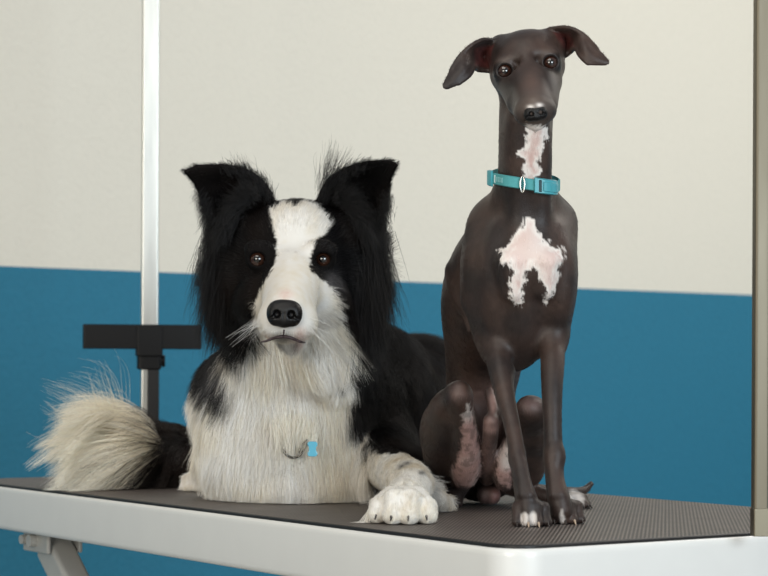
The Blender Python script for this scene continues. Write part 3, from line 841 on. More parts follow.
# ---- eyes, nose, claws, whiskers
def eye_mat(name, iris, pupil_r, iris_r):
    m = mat(name, rough=.04, Coat_Weight=1.0, Coat_Roughness=.02); nt, bs = nodes(m); N = nt.nodes.new; L = nt.links.new
    tc = N('ShaderNodeTexCoord'); sp = N('ShaderNodeSeparateXYZ'); L(tc.outputs['Object'], sp.inputs[0])
    cb = N('ShaderNodeCombineXYZ'); L(sp.outputs['X'], cb.inputs[0]); L(sp.outputs['Z'], cb.inputs[2])
    ln = N('ShaderNodeVectorMath'); ln.operation = 'LENGTH'; L(cb.outputs[0], ln.inputs[0])
    no = N('ShaderNodeTexNoise'); no.inputs['Scale'].default_value = 600; L(tc.outputs['Object'], no.inputs['Vector'])
    ad = N('ShaderNodeMath'); ad.operation = 'MULTIPLY_ADD'; ad.inputs[1].default_value = .0008; L(no.outputs['Fac'], ad.inputs[0]); L(ln.outputs['Value'], ad.inputs[2])
    cr = N('ShaderNodeValToRGB'); e = cr.color_ramp
    mr = N('ShaderNodeMapRange'); mr.inputs['From Max'].default_value = .012; L(ad.outputs[0], mr.inputs['Value']); L(mr.outputs[0], cr.inputs[0])
    k = .012
    e.elements[0].position = 0; e.elements[0].color = (.002, .002, .002, 1)
    e.elements[1].position = pupil_r/k; e.elements[1].color = (.003, .002, .002, 1)
    x = e.elements.new(pupil_r/k + .04); x.color = (*iris, 1)
    x = e.elements.new(iris_r/k - .05); x.color = (*[c*.7 for c in iris], 1)
    x = e.elements.new(iris_r/k + .02); x.color = (.004, .003, .003, 1)
    L(cr.outputs[0], bs.inputs['Base Color']); return m
def eyeball(parent, c, r, m, look=(0, -1, 0)):
    V = []; Fc = []; n1_, n2_ = 24, 32
    for i in range(n1_+1):
        th = math.pi*i/n1_
        for j in range(n2_):
            ph = 2*math.pi*j/n2_
            p = np.array([math.sin(th)*math.cos(ph), -math.cos(th), math.sin(th)*math.sin(ph)])*r
            if th < .75: p[1] -= r*.07*(math.cos(th/.75*math.pi)*.5 + .5)      # cornea
            V.append(p)
    for i in range(n1_):
        for j in range(n2_):
            j2 = (j+1) % n2_; Fc.append((i*n2_+j, (i+1)*n2_+j, (i+1)*n2_+j2, i*n2_+j2))
    me = bpy.data.meshes.new('eye'); me.from_pydata([tuple(v) for v in V], [], Fc); me.polygons.foreach_set('use_smooth', [True]*len(me.polygons)); me.materials.append(m)
    o = link(bpy.data.objects.new('eye', me), parent); o.location = Vector(np.array(c) - np.array(parent.location))
    o.rotation_euler = (0, 0, math.atan2(look[0], -look[1])); return o
em = eye_mat('dark_brown_eye', srgb(52, 28, 18), .0034, .0070)
for e in EYES: eyeball(ig, e, ER, em)

def nose(parent, c, w, h, dp, ax, m, step):
    """a dog's nose with two comma-shaped nostrils and a groove"""
    c = np.array(c); N = Field(axis((c[0]-w*.75, c[0]+w*.75, step)), axis((c[1]-dp*1.3, c[1]+dp*1.3, step)), axis((c[2]-h*.9, c[2]+h*.9, step)))
    s, f, u = [np.array(a) for a in ax]; q = lambda x, y, z: c + s*x*w + f*y*dp + u*z*h
    N.ell(q(0, 0, .10), (w*.44, dp*.75, h*.36), h*.1, ax=ax)
    N.ell(q(-.26, .05, -.02), (w*.25, dp*.62, h*.36), h*.2, ax=ax); N.ell(q(.26, .05, -.02), (w*.25, dp*.62, h*.36), h*.2, ax=ax)
    N.ell(q(0, .1, -.20), (w*.20, dp*.55, h*.22), h*.15, ax=ax)
    for sg in (-1, 1):
        N.ell(q(sg*.21, .68, -.02), (w*.105, dp*.42, h*.125), h*.06, 'cut', ax=ax)
        N.cone(q(sg*.25, .68, -.08), q(sg*.43, .42, -.16), w*.045, w*.03, h*.05, 'cut')
    N.cone(q(0, .78, .0), q(0, .72, -.48), w*.022, w*.022, h*.05, 'cut')
    V, Fc = N.mesh(1); return mesh_obj('nose', V, Fc, m, parent)
nose_m = add_noise(mat('black_nose', rough=.32, Specular_IOR_Level=.35), 700, .4, srgb(10, 9, 10), bump=.6, bscale=1400, dist=.0006)
nose(ig, P(535.5, 113.6, 1.8885), .0220, .0175, .0090, [hs, np.array([0, -1.0, 0]), hu], nose_m, .0006)
horn = mat('dark_horn', srgb(38, 30, 28), .35); horn_l = mat('pale_horn', srgb(170, 150, 130), .35)
for i, (s0, d, l, r) in enumerate(claws):
    claw_mesh(s0, d, l*1.0, r*.85).build('claw', horn if i not in (1, 2, 5) else horn_l, ig, smooth=True)

# ---- collar: webbing band round the neck, side-release buckle, slide and ring
ccn = P(524, 184, 2.02)
collar = empty('dog_collar', ccn); tag(collar, 'turquoise webbing collar with a plastic buckle around the dark greyhound\'s neck', 'collar')
teal = add_noise(mat('teal_webbing', rough=.75), 900, .18, srgb(78, 158, 162), bump=.5, bscale=1500, dist=.0006)
teal_p = mat('teal_plastic', srgb(74, 164, 176), .35)
AX = P(523.5, 182.5, 2.027); HB = .0058
tilt = lambda q: AX + q + np.array([0, 0, -.135*q[0] + (.13*q[1] if q[1] < 0 else .30*q[1])])
_q = IGV - AX; _w = np.degrees(np.arctan2(_q[:, 1], _q[:, 0])) % 360; _r = np.hypot(_q[:, 0], _q[:, 1])
_z = _q[:, 2] + .135*_q[:, 0] - np.where(_q[:, 1] < 0, .13, .30)*_q[:, 1]
NR = np.zeros(72)
for _k in range(72):
    m_ = (np.abs((_w - _k*5 + 180) % 360 - 180) < 5) & (np.abs(_z) < .0075); NR[_k] = max(.0325, _r[m_].max() + .0006 if m_.any() else 0)
NR = (NR + np.roll(NR, 1) + np.roll(NR, -1))/3; NR = (NR + np.roll(NR, 1) + np.roll(NR, -1))/3
def rad_at(w): return float(np.interp(math.degrees(w) % 360, np.arange(73)*5, np.append(NR, NR[0])))
def band(a0, a1, o0, o1, hb, mt, name, n=60, par=collar, dz=0):
    b = MB(); V = []
    full = abs(a1-a0) >= 359.9; m = n if full else n+1
    for k in range(m):
        w = math.radians(a0 + (a1-a0)*k/n)
        for (o, z) in ((o0, -hb), (o1, -hb*.86), (o1, hb*.86), (o0, hb)):
            R1 = rad_at(w) + o; q = np.array([math.cos(w)*R1, math.sin(w)*R1, 0]); V.append(tilt(q) + np.array([0, 0, z + dz]))
    Fc = []
    for k in range(n):
        k2 = (k+1) % m
        for i in range(4):
            i2 = (i+1) % 4; Fc.append((k*4+i, k*4+i2, k2*4+i2, k2*4+i))
    if not full: Fc += [(3, 2, 1, 0), tuple(n*4+i for i in range(4))]
    b.add(V, Fc); return b.build(name, mt, par)
band(0, 360, -.0003, .0014, .0058, teal, 'strap')
band(195, 262, .0015, .0029, .0056, teal, 'strap_overlap', 24)
# buckle sits front right
band(281, 331, .0013, .0046, .0078, teal_p, 'buckle', 12)
bk = band(292, 322, .0047, .0060, .0048, teal_p, 'buckle_tongue', 8)
band(286, 289.5, .0047, .0053, .0060, mat('shadow_slot', srgb(22, 60, 66), .6), 'buckle_slot_shade', 3)  # raised dark strip, the slot's shade put into its colour
for a_ in (302, 312): band(a_, a_+1.2, .0061, .0064, .0030, teal_p, 'grip_rib', 2)
band(188, 206, .0028, .0052, .0082, teal_p, 'slide', 6)
band(211, 214, .0030, .0034, .0040, mat('white_print', srgb(214, 232, 232), .6), 'print_mark', 3)
for a_ in (218, 223, 228, 233): band(a_, a_+2.2, .0030, .0033, .0026, mat('pale_print', srgb(150, 206, 208), .6), 'print_mark', 2)
chrome = mat('chrome', srgb(205, 205, 200), .15, 1.0)
w = math.radians(264.5); R1 = rad_at(w) + .0035; q = tilt(np.array([math.cos(w)*R1, math.sin(w)*R1, 0])); b = MB(); pts = []
for k in range(24):
    t = 2*math.pi*k/24; pts.append(q + np.array([.0022*math.cos(t), -.0010 - .0024*abs(math.cos(t))*.3, .0080*math.sin(t) - .001]))
b.tube(pts, .0009, 8, closed=True); b.build('ring', chrome, collar, smooth=True)
# ================================================================== the lying collie
BC0 = PT(300, 490); BC0[2] = ZT
bc = empty('sheepdog', BC0)
tag(bc, 'long-haired black and white sheepdog lying down beside the slender greyhound', 'dog')
B = Field(axis((-.42, -.16, .003), (-.16, .075, .0018), (.075, .14, .003)), axis((1.93, 2.22, .0017), (2.22, 2.86, .0042)),
          axis((ZT-.004, ZT+.07, .0018), (ZT+.07, ZT+.16, .0026), (ZT+.16, ZT+.40, .0017)))
# trunk
B.ell(P(290, 432, 2.355), (.088, .10, .078), .03); B.ell(P(292, 480, 2.325), (.074, .065, .030), .03)
B.chain([C(300, 255, 2.23, 44), C(300, 300, 2.27, 56), C(298, 350, 2.31, 64), C(294, 410, 2.35, 72)], .03)
B.chain([C(320, 425, 2.38, 70), C(352, 388, 2.45, 66), C(378, 398, 2.54, 58), C(398, 412, 2.62, 50), C(412, 392, 2.69, 54), C(405, 432, 2.68, 44)], .03)
B.ell(P(405, 440, 2.62), (.05, .07, .045), .02); B.ell(P(440, 452, 2.66), (.055, .055, .042), .02)
B.chain([C(385, 450, 2.66, 32), C(300, 468, 2.62, 22), C(230, 480, 2.56, 11), C(205, 484, 2.53, 7)], .02)     # hind leg tucked behind
B.ell(P(196, 479, 2.50), (.008, .014, .011), .008); bf_ = PT(195, 491); paw(B, bf_, (-.5, -1), .022, .016, .017, .0062, toes=3, k=.003)
# foreleg stretched forward, the other folded under
B.chain([C(372, 430, 2.38, 34), C(388, 466, 2.26, 22), C(411, 481, 2.13, 19.5), C(411, 488, 2.08, 19), C(405, 497, 2.035, 17)], .014)
B.chain([C(232, 450, 2.38, 30), C(242, 482, 2.36, 16), C(275, 490, 2.36, 15), C(310, 492, 2.37, 15)], .015)
bclaws = []
bp_ = PT(404.5, 522); bp_[2] = ZT
paw(B, bp_, (-.12, -1), .060, .038, .027, .0112, k=.004, fall=.42, drop=.40, claw=.009, cr=.0028, store=bclaws)
bp2 = PT(440, 511); paw(B, bp2, (.1, -1), .022, .014, .012, .0058, toes=3, k=.003, claw=.007, cr=.0022, store=bclaws)
B.cone(P(432, 493, 2.14), P(440, 499, 2.13), .010, .008, .01)
# tail
TAIL = [C(392, 452, 2.72, 20), C(340, 462, 2.72, 15), C(270, 468, 2.70, 15), C(215, 464, 2.65, 19), C(181, 456, 2.61, 22), C(160, 452, 2.57, 20), C(147, 449, 2.555, 20), C(138, 450, 2.55, 15)]
B.chain(TAIL, .012)
# ---- head (turned a little to the left of the picture)
bu = np.array([.03, 0, 1.0]); bu /= np.linalg.norm(bu); bs_ = np.array([1.0, 0, -.03]); bs_ /= np.linalg.norm(bs_); BA = [bs_, np.array([0, -1.0, 0]), bu]
B.ell(P(297, 243, 2.20), (.0560, .060, .0480), .02, ax=BA)
B.ell(P(243, 275, 2.205), (.034, .040, .062), .025, ax=BA); B.ell(P(348, 278, 2.212), (.036, .040, .066), .025, ax=BA)   # cheek ruff
B.ell(P(236, 232, 2.215), (.030, .024, .026), .02, ax=BA); B.ell(P(358, 234, 2.215), (.028, .024, .028), .02, ax=BA)
B.ell(P(236, 400, 2.335), (.040, .05, .055), .03); B.ell(P(345, 400, 2.36), (.045, .05, .06), .03); B.ell(P(345, 462, 2.34), (.040, .05, .040), .03); B.ell(P(242, 452, 2.33), (.034, .05, .045), .03)
B.ell(P(294, 268, 2.175), (.0500, .040, .0340), .02, ax=BA)
B.cone(P(292, 282, 2.13), P(288, 312, 2.062), .0330, .0265, .02)            # muzzle
B.cone(P(291, 276, 2.125), P(286, 304, 2.045), .0165, .0130, .014)          # bridge
B.ell(P(272.5, 322, 2.060), (.0150, .020, .0160), .010, ax=BA); B.ell(P(301, 323, 2.062), (.0170, .021, .0170), .010, ax=BA)
B.cone(P(291, 326, 2.13), P(285, 331, 2.072), .0200, .0120, .012)           # lower jaw
for ex in (258, 323):
    B.ell(P(ex, 250, 2.130), (.014, .010, .010), .018, ax=BA)        # brow
B.ell(P(324, 298, 2.150), (.024, .03, .026), .02, ax=BA); B.ell(P(328, 336, 2.215), (.036, .048, .036), .04, ax=BA); B.ell(P(256, 300, 2.155), (.020, .03, .026), .02, ax=BA)
BE = [P(258, 259.5, 2.134), P(323, 259.5, 2.138)]; BR = .0112
for e in BE:
    B.ell(e, (BR+.0024, BR+.0016, BR+.0012), .006, ax=BA)
    B.ell(e + np.array([0, -.012, -.0002]), (.0086, .014, .0074), .0015, 'cut', ax=BA)
for a_, b_ in (((284.5, 331), (283.5, 340)), ((283.5, 339), (270, 343)), ((270, 343), (261, 341)), ((283.5, 339), (296, 341)), ((296, 341), (306, 338))):
    B.cone(P(a_[0], a_[1], 2.040), P(b_[0], b_[1], 2.042 + .012*(abs(b_[0]-284)/22)**2), .0016, .0016, .002, 'cut')
BEAR_L = [[(214, 232, 2.20), (244, 222, 2.225), (276, 206, 2.20)], [(205, 208, 2.185), (230, 198, 2.215), (264, 184, 2.195)], [(199, 191, 2.175), (220, 182, 2.20), (247, 171, 2.185)],
          [(193, 180, 2.158), (206, 175, 2.165), (224, 166, 2.168)], [(185, 171.5, 2.14), (189, 170, 2.142), (196, 166.5, 2.148)]]
BEAR_R = [[(316, 206, 2.20), (346, 220, 2.225), (378, 238, 2.20)], [(326, 184, 2.195), (354, 196, 2.215), (384, 212, 2.185)], [(344, 170, 2.185), (366, 178, 2.20), (388, 192, 2.175)],
          [(366, 163, 2.168), (380, 168, 2.165), (390, 178, 2.158)], [(388, 161.5, 2.148), (393, 163, 2.142), (396, 165, 2.14)]]
for E_ in (BEAR_L, BEAR_R):
    B.sheet([[P(*q) for q in r] for r in E_], .0022, .006)
B.floor(ZT + .0004)
V, Fc = B.mesh(2); del B
nrm = vnormals(V, Fc); u_, v_, d_ = px_of(V)
bblack = np.array(srgb(9, 8, 9)); bbrown = np.array(srgb(40, 31, 26)); bwhite = np.array(srgb(254, 251, 245)); bcream = np.array(srgb(240, 228, 204)); bpink = np.array(srgb(208, 168, 160)); bgrey = np.array(srgb(92, 90, 92))
BLAZE = [(276,206),(284,202),(294,205),(304,201),(316,205),(326,214),(331,226),(325,235),(315,240),(312,250),(309,262),(311,272),(321,279),(331,287),(337,300),(341,318),(346,334),(352,350),(350,366),(240,366),(250,350),(254,340),(254,322),(256,300),(263,285),(271,272),(277,256),(276,240),(272,225),(270,210)]
CHEST = [(350,340),(352,372),(346,396),(340,414),(350,420),(361,424),(367,440),(376,453),(386,464),(384,520),(180,520),(170,440),(176,392),(190,358),(198,352),(205,366),(211,384),(224,396),(237,398),(233,380),(227,362),(234,346),(254,336)]
def bc_color(p, u, v, d, nn, m1, m2, m3):
    N_ = len(p); c = mixc(np.tile(bblack, (N_, 1)), bbrown, .10 + .30*m1 + .30*np.clip((u-372)/40, 0, 1))
    w = 2.6*m2 + 2.0*m3
    white = np.tile(bwhite, (N_, 1)); white = mixc(white, bcream, .25 + .45*m1 + .3*m2)
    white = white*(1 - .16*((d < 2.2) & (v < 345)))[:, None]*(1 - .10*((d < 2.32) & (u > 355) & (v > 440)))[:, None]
    t = np.zeros(N_)
    front = (nn[:, 1] < .45)
    t = np.maximum(t, np.clip(.5 - (polydist(u, v, BLAZE) + w*.7)/2.2, 0, 1)*(d < 2.245)*(v < 372)*front)
    t = np.maximum(t, np.clip(.5 - (polydist(u, v, CHEST) + w*1.6)/5, 0, 1)*(d < 2.42)*(v > 334))
    leg = ((d < 2.31) & (u > 360) & (v > 453 + 2*m2)); t = np.where(leg, 1.0, t)
    foot = (u < 207) & (v > 455) & (d > 2.42) & (d < 2.53); t = np.where(foot, 1.0, t)
    tl = (d > 2.53) & (u < 215); tt = np.clip((161 + 6*m2 + (456-v)*.35 - u)/4, 0, 1)*(1 - np.clip((v-468)/4, 0, 1)*np.clip((u-128)/6, 0, 1)); t = np.where(tl & ~foot, tt, t); white = np.where(tl[:, None], white*np.array([1.0, .985, .94]), white)
    c = c + (white - c)*t[:, None]
    c = np.where((tl & ~foot)[:, None] & (t < .5)[:, None], mixc(np.tile(bblack, (N_, 1)), bbrown*1.25, .5+.6*m2), c)
    # grey mixing on the left cheek's edge of the bib and beside the right eye
    g = np.exp(-(((u-226)/14)**2 + ((v-372)/18)**2))*(d < 2.4); c = mixc(c, bgrey, .6*g*(.5 + m2))
    g = np.exp(-(((u-333)/7)**2 + ((v-282)/10)**2))*(d < 2.2); c = mixc(c, bgrey*1.3, .45*g)
    # freckles on the foreleg
    for fx, fy in ((407, 463), (402, 466), (421, 472)): c = mixc(c, bgrey*.8, np.exp(-(((u-fx)/3)**2 + ((v-fy)/2)**2))*(d < 2.33)*.8)
    # pink skin over the nose and at the lips, freckled lip line
    for (ex, ey, rx, ry, a, cl) in ((286, 294.5, 7, 5, .6, bpink), (300, 333, 6, 6, .5, bpink), (296, 339, 8, 3, .5, bpink), (267, 338, 5, 4, .5, bpink), (283, 338, 9, 4.0, .8, bgrey*.55), (266, 342, 5, 2.2, .7, bgrey*.5), (300, 341.5, 6, 1.6, .6, bgrey*.6)):
        g = np.exp(-(((u-ex)/rx)**2 + ((v-ey)/ry)**2))*(d < 2.11); c = mixc(c, cl, a*g*(1+.4*m3))
    for e in BE:
        r = np.linalg.norm((p - e)*np.array([1, .6, 1.15]), axis=1); c = mixc(c, np.array(srgb(14, 12, 12)), np.clip((.0150 - r)/.002, 0, 1))
    return np.clip(c, 0, 1)
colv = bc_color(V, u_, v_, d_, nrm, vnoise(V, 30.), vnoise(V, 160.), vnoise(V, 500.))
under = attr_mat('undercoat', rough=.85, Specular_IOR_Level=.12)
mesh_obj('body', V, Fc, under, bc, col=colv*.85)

# ---- fur
fur_m = attr_mat('long_fur', rough=.42, Specular_IOR_Level=.28)
def surf_(px, py, r=3):
    m = (np.abs(u_-px) < r) & (np.abs(v_-py) < r); return d_[m].min() - .016
def roots(n, sel, wfun=None):
    w = sel.astype(float) if wfun is None else sel*wfun
    T, ww = sample_surface(V, Fc, w + 1e-9, n)
    p = np.einsum('ij,ijk->ik', ww, V[T]); nn = unit(np.einsum('ij,ijk->ik', ww, nrm[T])); u, v, d = px_of(p)
    ok = np.ones(len(p), bool)
    for e in BE: ok &= np.linalg.norm((p - e)*np.array([1, .55, 1.25]), axis=1) > .0126
    ok &= ~((np.hypot((u-284.5)/17.5, (v-314)/15.5) < 1) & (d < 2.06)); ok &= p[:, 2] > ZT + .003
    return p[ok], nn[ok], u[ok], v[ok], d[ok]
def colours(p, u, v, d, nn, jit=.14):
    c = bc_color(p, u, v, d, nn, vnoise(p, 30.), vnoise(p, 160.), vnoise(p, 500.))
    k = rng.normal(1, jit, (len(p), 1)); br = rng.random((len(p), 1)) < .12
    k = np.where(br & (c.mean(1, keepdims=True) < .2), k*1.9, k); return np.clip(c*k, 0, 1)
def emit(name, p, nn, u, v, d, comb, ln, n_seg, r0, **kw):
    S = grow(p - nn*.0006, nn, comb, ln*rng.uniform(.7, 1.12, len(p)), S=n_seg, **kw)
    S[:, :, 2] = np.maximum(S[:, :, 2], ZT + .0012)
    o = hair(name, bc, S, r0, r0*.22, colours(p, u, v, d, nn), fur_m); o['kind'] = 'stuff'; return o
is_tail = (d_ > 2.53) & (u_ < 240)
is_leg = (d_ < 2.30) & (u_ > 368) & (v_ > 445)
is_foot = (u_ < 213) & (d_ > 2.42) & (v_ > 455) & ~is_tail
is_ear = (((v_ < 232) & (u_ < 262 - (v_-180)*.0) & (u_ + (v_-200)*.2 < 252)) | ((v_ < 238) & (u_ > 338))) & (d_ > 2.12) & (d_ < 2.28)
is_head = (v_ < 350) & (d_ < 2.29) & ~is_ear & ~((v_ > 300) & (d_ > 2.22))
is_body = ~(is_tail | is_leg | is_foot | is_ear | is_head)

# face: short on the muzzle, longer over the cheeks
p, nn, u, v, d = roots(52000, is_head & (nrm[:, 1] < .7), 1 + 1.2*(d_ < 2.13))
dx, dy = (u-287)/60, (v-300)/60
comb = np.stack([dx*1.1, .75 + 0*dx, -dy*1.0 - .10 - .5*np.clip(np.abs(dx)-.4, 0, 1)], 1)
rr_ = np.hypot(dx, dy*.9); side = np.clip((np.abs(u-293)-34)/26, 0, 1)
ln = .0040 + .008*np.clip(rr_-.35, 0, 1) + .026*side*np.clip((v-225)/40, 0, 1) + .030*np.clip((v-328)/16, 0, 1)*(d > 2.10)
for e in BE: ln = np.minimum(ln, .003 + np.clip(np.linalg.norm(p-e, axis=1)-.013, 0, 1)*.6)
emit('face_fur', p, nn, u, v, d, comb, ln, 6, .00013, lift=.28, lift_end=.02, wob=.12, clump=.35, nclump=1500, grav=.25)

# ears: short leather hair, long fringes along the inner edges
p, nn, u, v, d = roots(15000, is_ear)
lft = u < 290; comb = np.stack([np.where(lft, -.75, .75), np.zeros(len(u)), np.full(len(u), .55)], 1)
emit('ear_fur', p, nn, u, v, d, comb, .007 + .006*(v > 200), 5, .00014, lift=.3, lift_end=.1, wob=.2, clump=.3)
def fringe(name, line, n, ln, comb, spread=.004, r0=.00016, lift=.2, wob=.22, seg=7, grav=.1, base=bblack):
    A = spline(np.array([P(*q) for q in line]), 8); k = rng.random(n)*(len(A)-1); i = k.astype(int).clip(0, len(A)-2); f = (k-i)[:, None]
    p = A[i]*(1-f) + A[i+1]*f + rng.normal(0, spread, (n, 3)); t = k/(len(A)-1)
    nn = unit(rng.normal(0, .25, (n, 3)) + np.array([0, -1.0, 0])); cm = np.array([c for c in comb], float)
    cmb = cm[0]*(1-t)[:, None] + cm[1]*t[:, None] + rng.normal(0, .14, (n, 3))
    L = (ln[0]*(1-t) + ln[1]*t)*rng.uniform(.45, 1.15, n)
    S = grow(p, nn, cmb, L, S=seg, lift=lift, lift_end=0, wob=wob, grav=grav, clump=.55, nclump=max(12, n//22), curl=.15)
    c = np.tile(base, (n, 1))*(rng.uniform(.6, 2.2, (n, 1)) if base.mean() < .3 else rng.uniform(.85, 1.3, (n, 1))); o = hair(name, bc, S, r0, r0*.25, np.clip(c, 0, 1), fur_m); o['kind'] = 'stuff'
fringe('ear_fringe', [(271, 204, 2.195), (261, 186, 2.19), (244, 174, 2.18), (222, 168, 2.166)], 900, (.017, .009), [(.0, 0, 1), (-.55, 0, .75)])
fringe('ear_fringe', [(322, 205, 2.195), (330, 186, 2.19), (346, 173, 2.18), (366, 165, 2.168)], 900, (.018, .008), [(.12, 0, 1), (.6, 0, .65)])
fringe('ear_fringe', [(320, 192, 2.185), (328, 180, 2.185), (336, 176, 2.18)], 120, (.052, .040), [(.22, 0, 1), (.30, 0, 1)], r0=.00013, wob=.12)
fringe('ear_fringe', [(240, 176, 2.185), (262, 184, 2.185)], 90, (.026, .030), [(-.35, 0, 1), (-.35, 0, 1)], r0=.00012)
fringe('ear_fringe', [(217, 234, 2.19), (208, 212, 2.18), (200, 192, 2.17)], 700, (.024, .006), [(-.45, 0, -1), (-.5, 0, -.6)])
fringe('ear_fringe', [(376, 240, 2.19), (383, 214, 2.18), (387, 194, 2.17)], 700, (.024, .006), [(.25, 0, -1), (.35, 0, -.6)])
fringe('ear_fringe', [(226, 226, 2.165), (240, 205, 2.18), (258, 195, 2.18)], 1500, (.036, .022), [(-.35, -.1, -.8), (-.35, 0, .5)])
fringe('ear_fringe', [(368, 232, 2.165), (352, 208, 2.18), (336, 198, 2.18)], 1500, (.036, .022), [(.3, -.1, -.8), (.3, 0, .5)])
# long feathers that fall from behind the ears
fringe('neck_feathers', [(220, 236, 2.20), (224, 262, 2.20), (228, 300, 2.21)], 5200, (.070, .078), [(-.16, -.05, -1), (-.12, -.05, -1)], spread=.008, r0=.00018, grav=.3)
fringe('neck_feathers', [(370, 238, 2.20), (366, 262, 2.20), (364, 300, 2.21)], 6500, (.075, .100), [(.12, -.05, -1), (.02, -.08, -1)], spread=.008, r0=.00018, grav=.3)

# mane, bib and body
p, nn, u, v, d = roots(130000, is_body & (nrm[:, 1] < .75) & (d_ < 2.80), 1 + 1.0*(d_ < 2.36))
back = np.clip((d - 2.40)/.12, 0, 1); cx = (u-293)/95
comb = np.stack([cx*.45*(1-back) + .55*back, np.where(back > 0, .55*back, .0) - .05, -1.0 + .0*cx], 1)
comb[:, 0] += .10*np.sin(v/13 + u/30)
ln = .046*(1-back) + .026*back; ln = np.where(v < 345, .050, ln); ln = np.where((v > 470), ln*.78, ln)
emit('mane_fur', p, nn, u, v, d, comb, ln, 8, .00017, lift=.46, lift_end=.06, wob=.17, clump=.62, nclump=2200, grav=.28, curl=.2)

# forelegs and paws
p, nn, u, v, d = roots(17000, is_leg)
comb = np.stack([np.full(len(u), -.02) + .15*(u-408)/40, np.full(len(u), -1.0), np.full(len(u), -.45)], 1)
lnl = np.where(d < 2.02, .0075, .015); emit('leg_fur', p, nn, u, v, d, comb, lnl, 5, .00014, lift=.42, lift_end=.05, wob=.15, clump=.4, nclump=900)
fringe('leg_feathers', [(428, 478, 2.15), (430, 490, 2.12), (426, 500, 2.09)], 500, (.020, .016), [(.9, 0, -.15), (.7, 0, -.5)], base=bwhite*.6, spread=.003)
p, nn, u, v, d = roots(2500, is_foot)
emit('leg_fur', p, nn, u, v, d, np.tile(np.array([-.3, -.5, -.6]), (len(u), 1)), np.full(len(u), .008), 5, .00014, lift=.3, wob=.2)

# tail plume
TS = spline(np.array([[*q[0], q[1]] for q in TAIL]), 8)
p, nn, u, v, d = roots(24000, is_tail, 1 + 1.5*(u_ < 165))
up_ = np.clip(nn[:, 2], -1, 1); wt = np.clip((170-u)/30, 0, 1)
hgt = np.clip((449-v)/22, -1, 1); wt = np.clip((174-u)/14, 0, 1); r1 = rng.random(len(u)); r2 = rng.normal(0, .12, len(u))
comb = np.stack([np.where(wt > .5, -1.0, -.45), -.12 + 0*u, np.where(wt > .5, 1.15*hgt + r2 + .12, -.25 + 1.5*hgt*r1)], 1)
comb[:, 2] = np.where((wt > .5) & (hgt > .2), comb[:, 2] + .45*r1, comb[:, 2])
ln = np.where(wt > .5, .135 + .02*hgt, .066)*rng.uniform(.75, 1.05, len(u))
emit('tail_fur', p, nn, u, v, d, comb, ln, 11, .00022, lift=np.where(wt > .5, .30, .55)[:, None], lift_end=.0, wob=.07, clump=.84, nclump=170, grav=.62, curl=.10)

fringe('bib_locks', [(274, 424, surf_(276, 426)), (293, 421, surf_(293, 424)), (314, 424, surf_(313, 426))], 700, (.034, .034), [(.05, -.1, -1), (-.05, -.1, -1)], spread=.006, r0=.00017, lift=.25, grav=.2, base=mixc(bwhite[None], bcream, np.array([.4]))[0]*.95)
# ---- lips
def surf(px, py, r=2.5):
    m = (np.abs(u_-px) < r) & (np.abs(v_-py) < r) & (d_ < 2.2); return d_[m].min() if m.any() else 2.05
lp = [(261, 342), (266, 341), (272, 338.8), (278, 337.2), (283.5, 336.6), (290, 337.6), (296, 340), (301, 342), (305, 342.5)]
b = MB(); A = spline(np.array([P(x, y, surf(x, y) - .0045) for x, y in lp]), 4); nA = len(A)
b.tube([a for a in A], [.0008 + .0010*math.sin(math.pi*k/(nA-1)) for k in range(nA)], 8)
b.tube([P(284, 330, surf(284, 330) - .0045), P(283.7, 334, surf(284, 334) - .005), P(283.5, 338, surf(284, 338) - .0045)], [.0009, .0008, .0010], 8)
b.build('lips', add_noise(mat('freckled_lip', rough=.5), 500, .7, srgb(52, 38, 40)), bc, smooth=True)
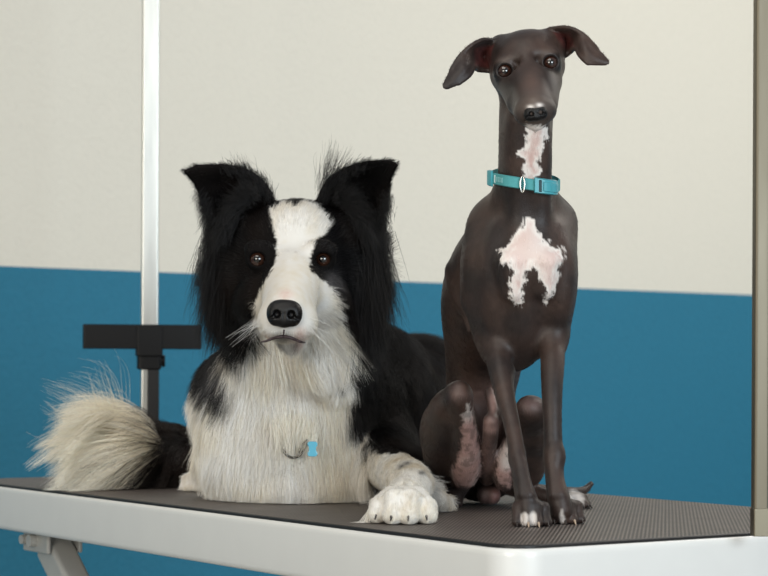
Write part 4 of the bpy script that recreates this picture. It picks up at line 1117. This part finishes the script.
# ---- eyes, nose, claws, whiskers, tag
em2 = eye_mat('brown_eye', srgb(54, 33, 24), .0042, .0084)
for e in BE: eyeball(bc, e, BR, em2)
nose(bc, P(284.5, 314, 2.034), .0350, .0330, .0140, BA, nose_m, .0009)
for s0, d, l, r in bclaws[:4]: claw_mesh(s0 + np.array([0, -.001, 0]), d, l, r).build('claw', horn, bc, smooth=True)
for s0, d, l, r in bclaws[4:]: claw_mesh(s0, d, l, r).build('claw', horn_l, bc, smooth=True)
wsk = []
for i in range(20):
    sg = -1 if i < 13 else 1
    a = P(272 if sg < 0 else 303, 318 + rng.uniform(-6, 10), 2.045); dr = unit(np.array([sg*1.0, rng.uniform(-.3, .3), rng.uniform(-.65, .05)]))
    L = rng.uniform(.022, .052); t = np.linspace(0, 1, 8)[:, None]; wsk.append(a + dr*L*t + np.array([0, 0, -.012])*t**2)
hair('whiskers', bc, np.array(wsk), .00017, .00004, np.tile(np.array([.75, .74, .72]), (20, 1)), fur_m)['kind'] = 'stuff'

TD = surf_(296, 448, 5) - .004; tagc = P(299, 448, TD); ct = empty('collar_tag', tagc); tag(ct, 'small blue tag on a dark metal ring, nestled in the sheepdog\'s white chest fur', 'pet tag')
gun = mat('gunmetal', srgb(120, 118, 112), .25, 1.0); b = MB(); pts = []
for k in range(28):
    t = 2*math.pi*k/28; pts.append(P(293.5, 447, TD + .006) + np.array([.0115*math.cos(t), .045*max(0, math.sin(t)*.7+.3), .0120*math.sin(t)]))
b.tube(pts, .0014, 10, closed=True); b.build('ring', gun, ct, smooth=True)
b = MB(); pts = []
for k in range(20):
    t = 2*math.pi*k/20; pts.append(P(303.5, 446.5, TD - .006) + np.array([.0022*math.cos(t) + .004*math.sin(t), 0, .0075*math.sin(t)]))
b.tube(pts, .0009, 8, closed=True); b.build('split_ring', gun, ct, smooth=True)
# bone-shaped tag hanging on end
tm = mat('blue_enamel', srgb(98, 186, 214), .22, .0, Coat_Weight=.8); b = MB(); c0 = P(312.5, 449, TD - .012)
Tg = Field(axis((c0[0]-.012, c0[0]+.012, .0006)), axis((c0[1]-.005, c0[1]+.005, .0005)), axis((c0[2]-.014, c0[2]+.014, .0006)))
Tg.cone(c0 + np.array([0, 0, -.0045]), c0 + np.array([0, 0, .0045]), .0040, .0040, .001)
for sx in (-1, 1):
    for sz in (-1, 1): q = c0 + np.array([sx*.0026, 0, sz*.0052]); Tg.cone(q, q + np.array([0, 0, sz*.0001]), .0031, .0031, .0008)
Tg.F = np.maximum(Tg.F, (np.abs(Tg.Y - c0[1]) - .0009)[None, :, None].astype(np.float32))
Tv, Tf = Tg.mesh(1); mesh_obj('tag', Tv, Tf, tm, ct)
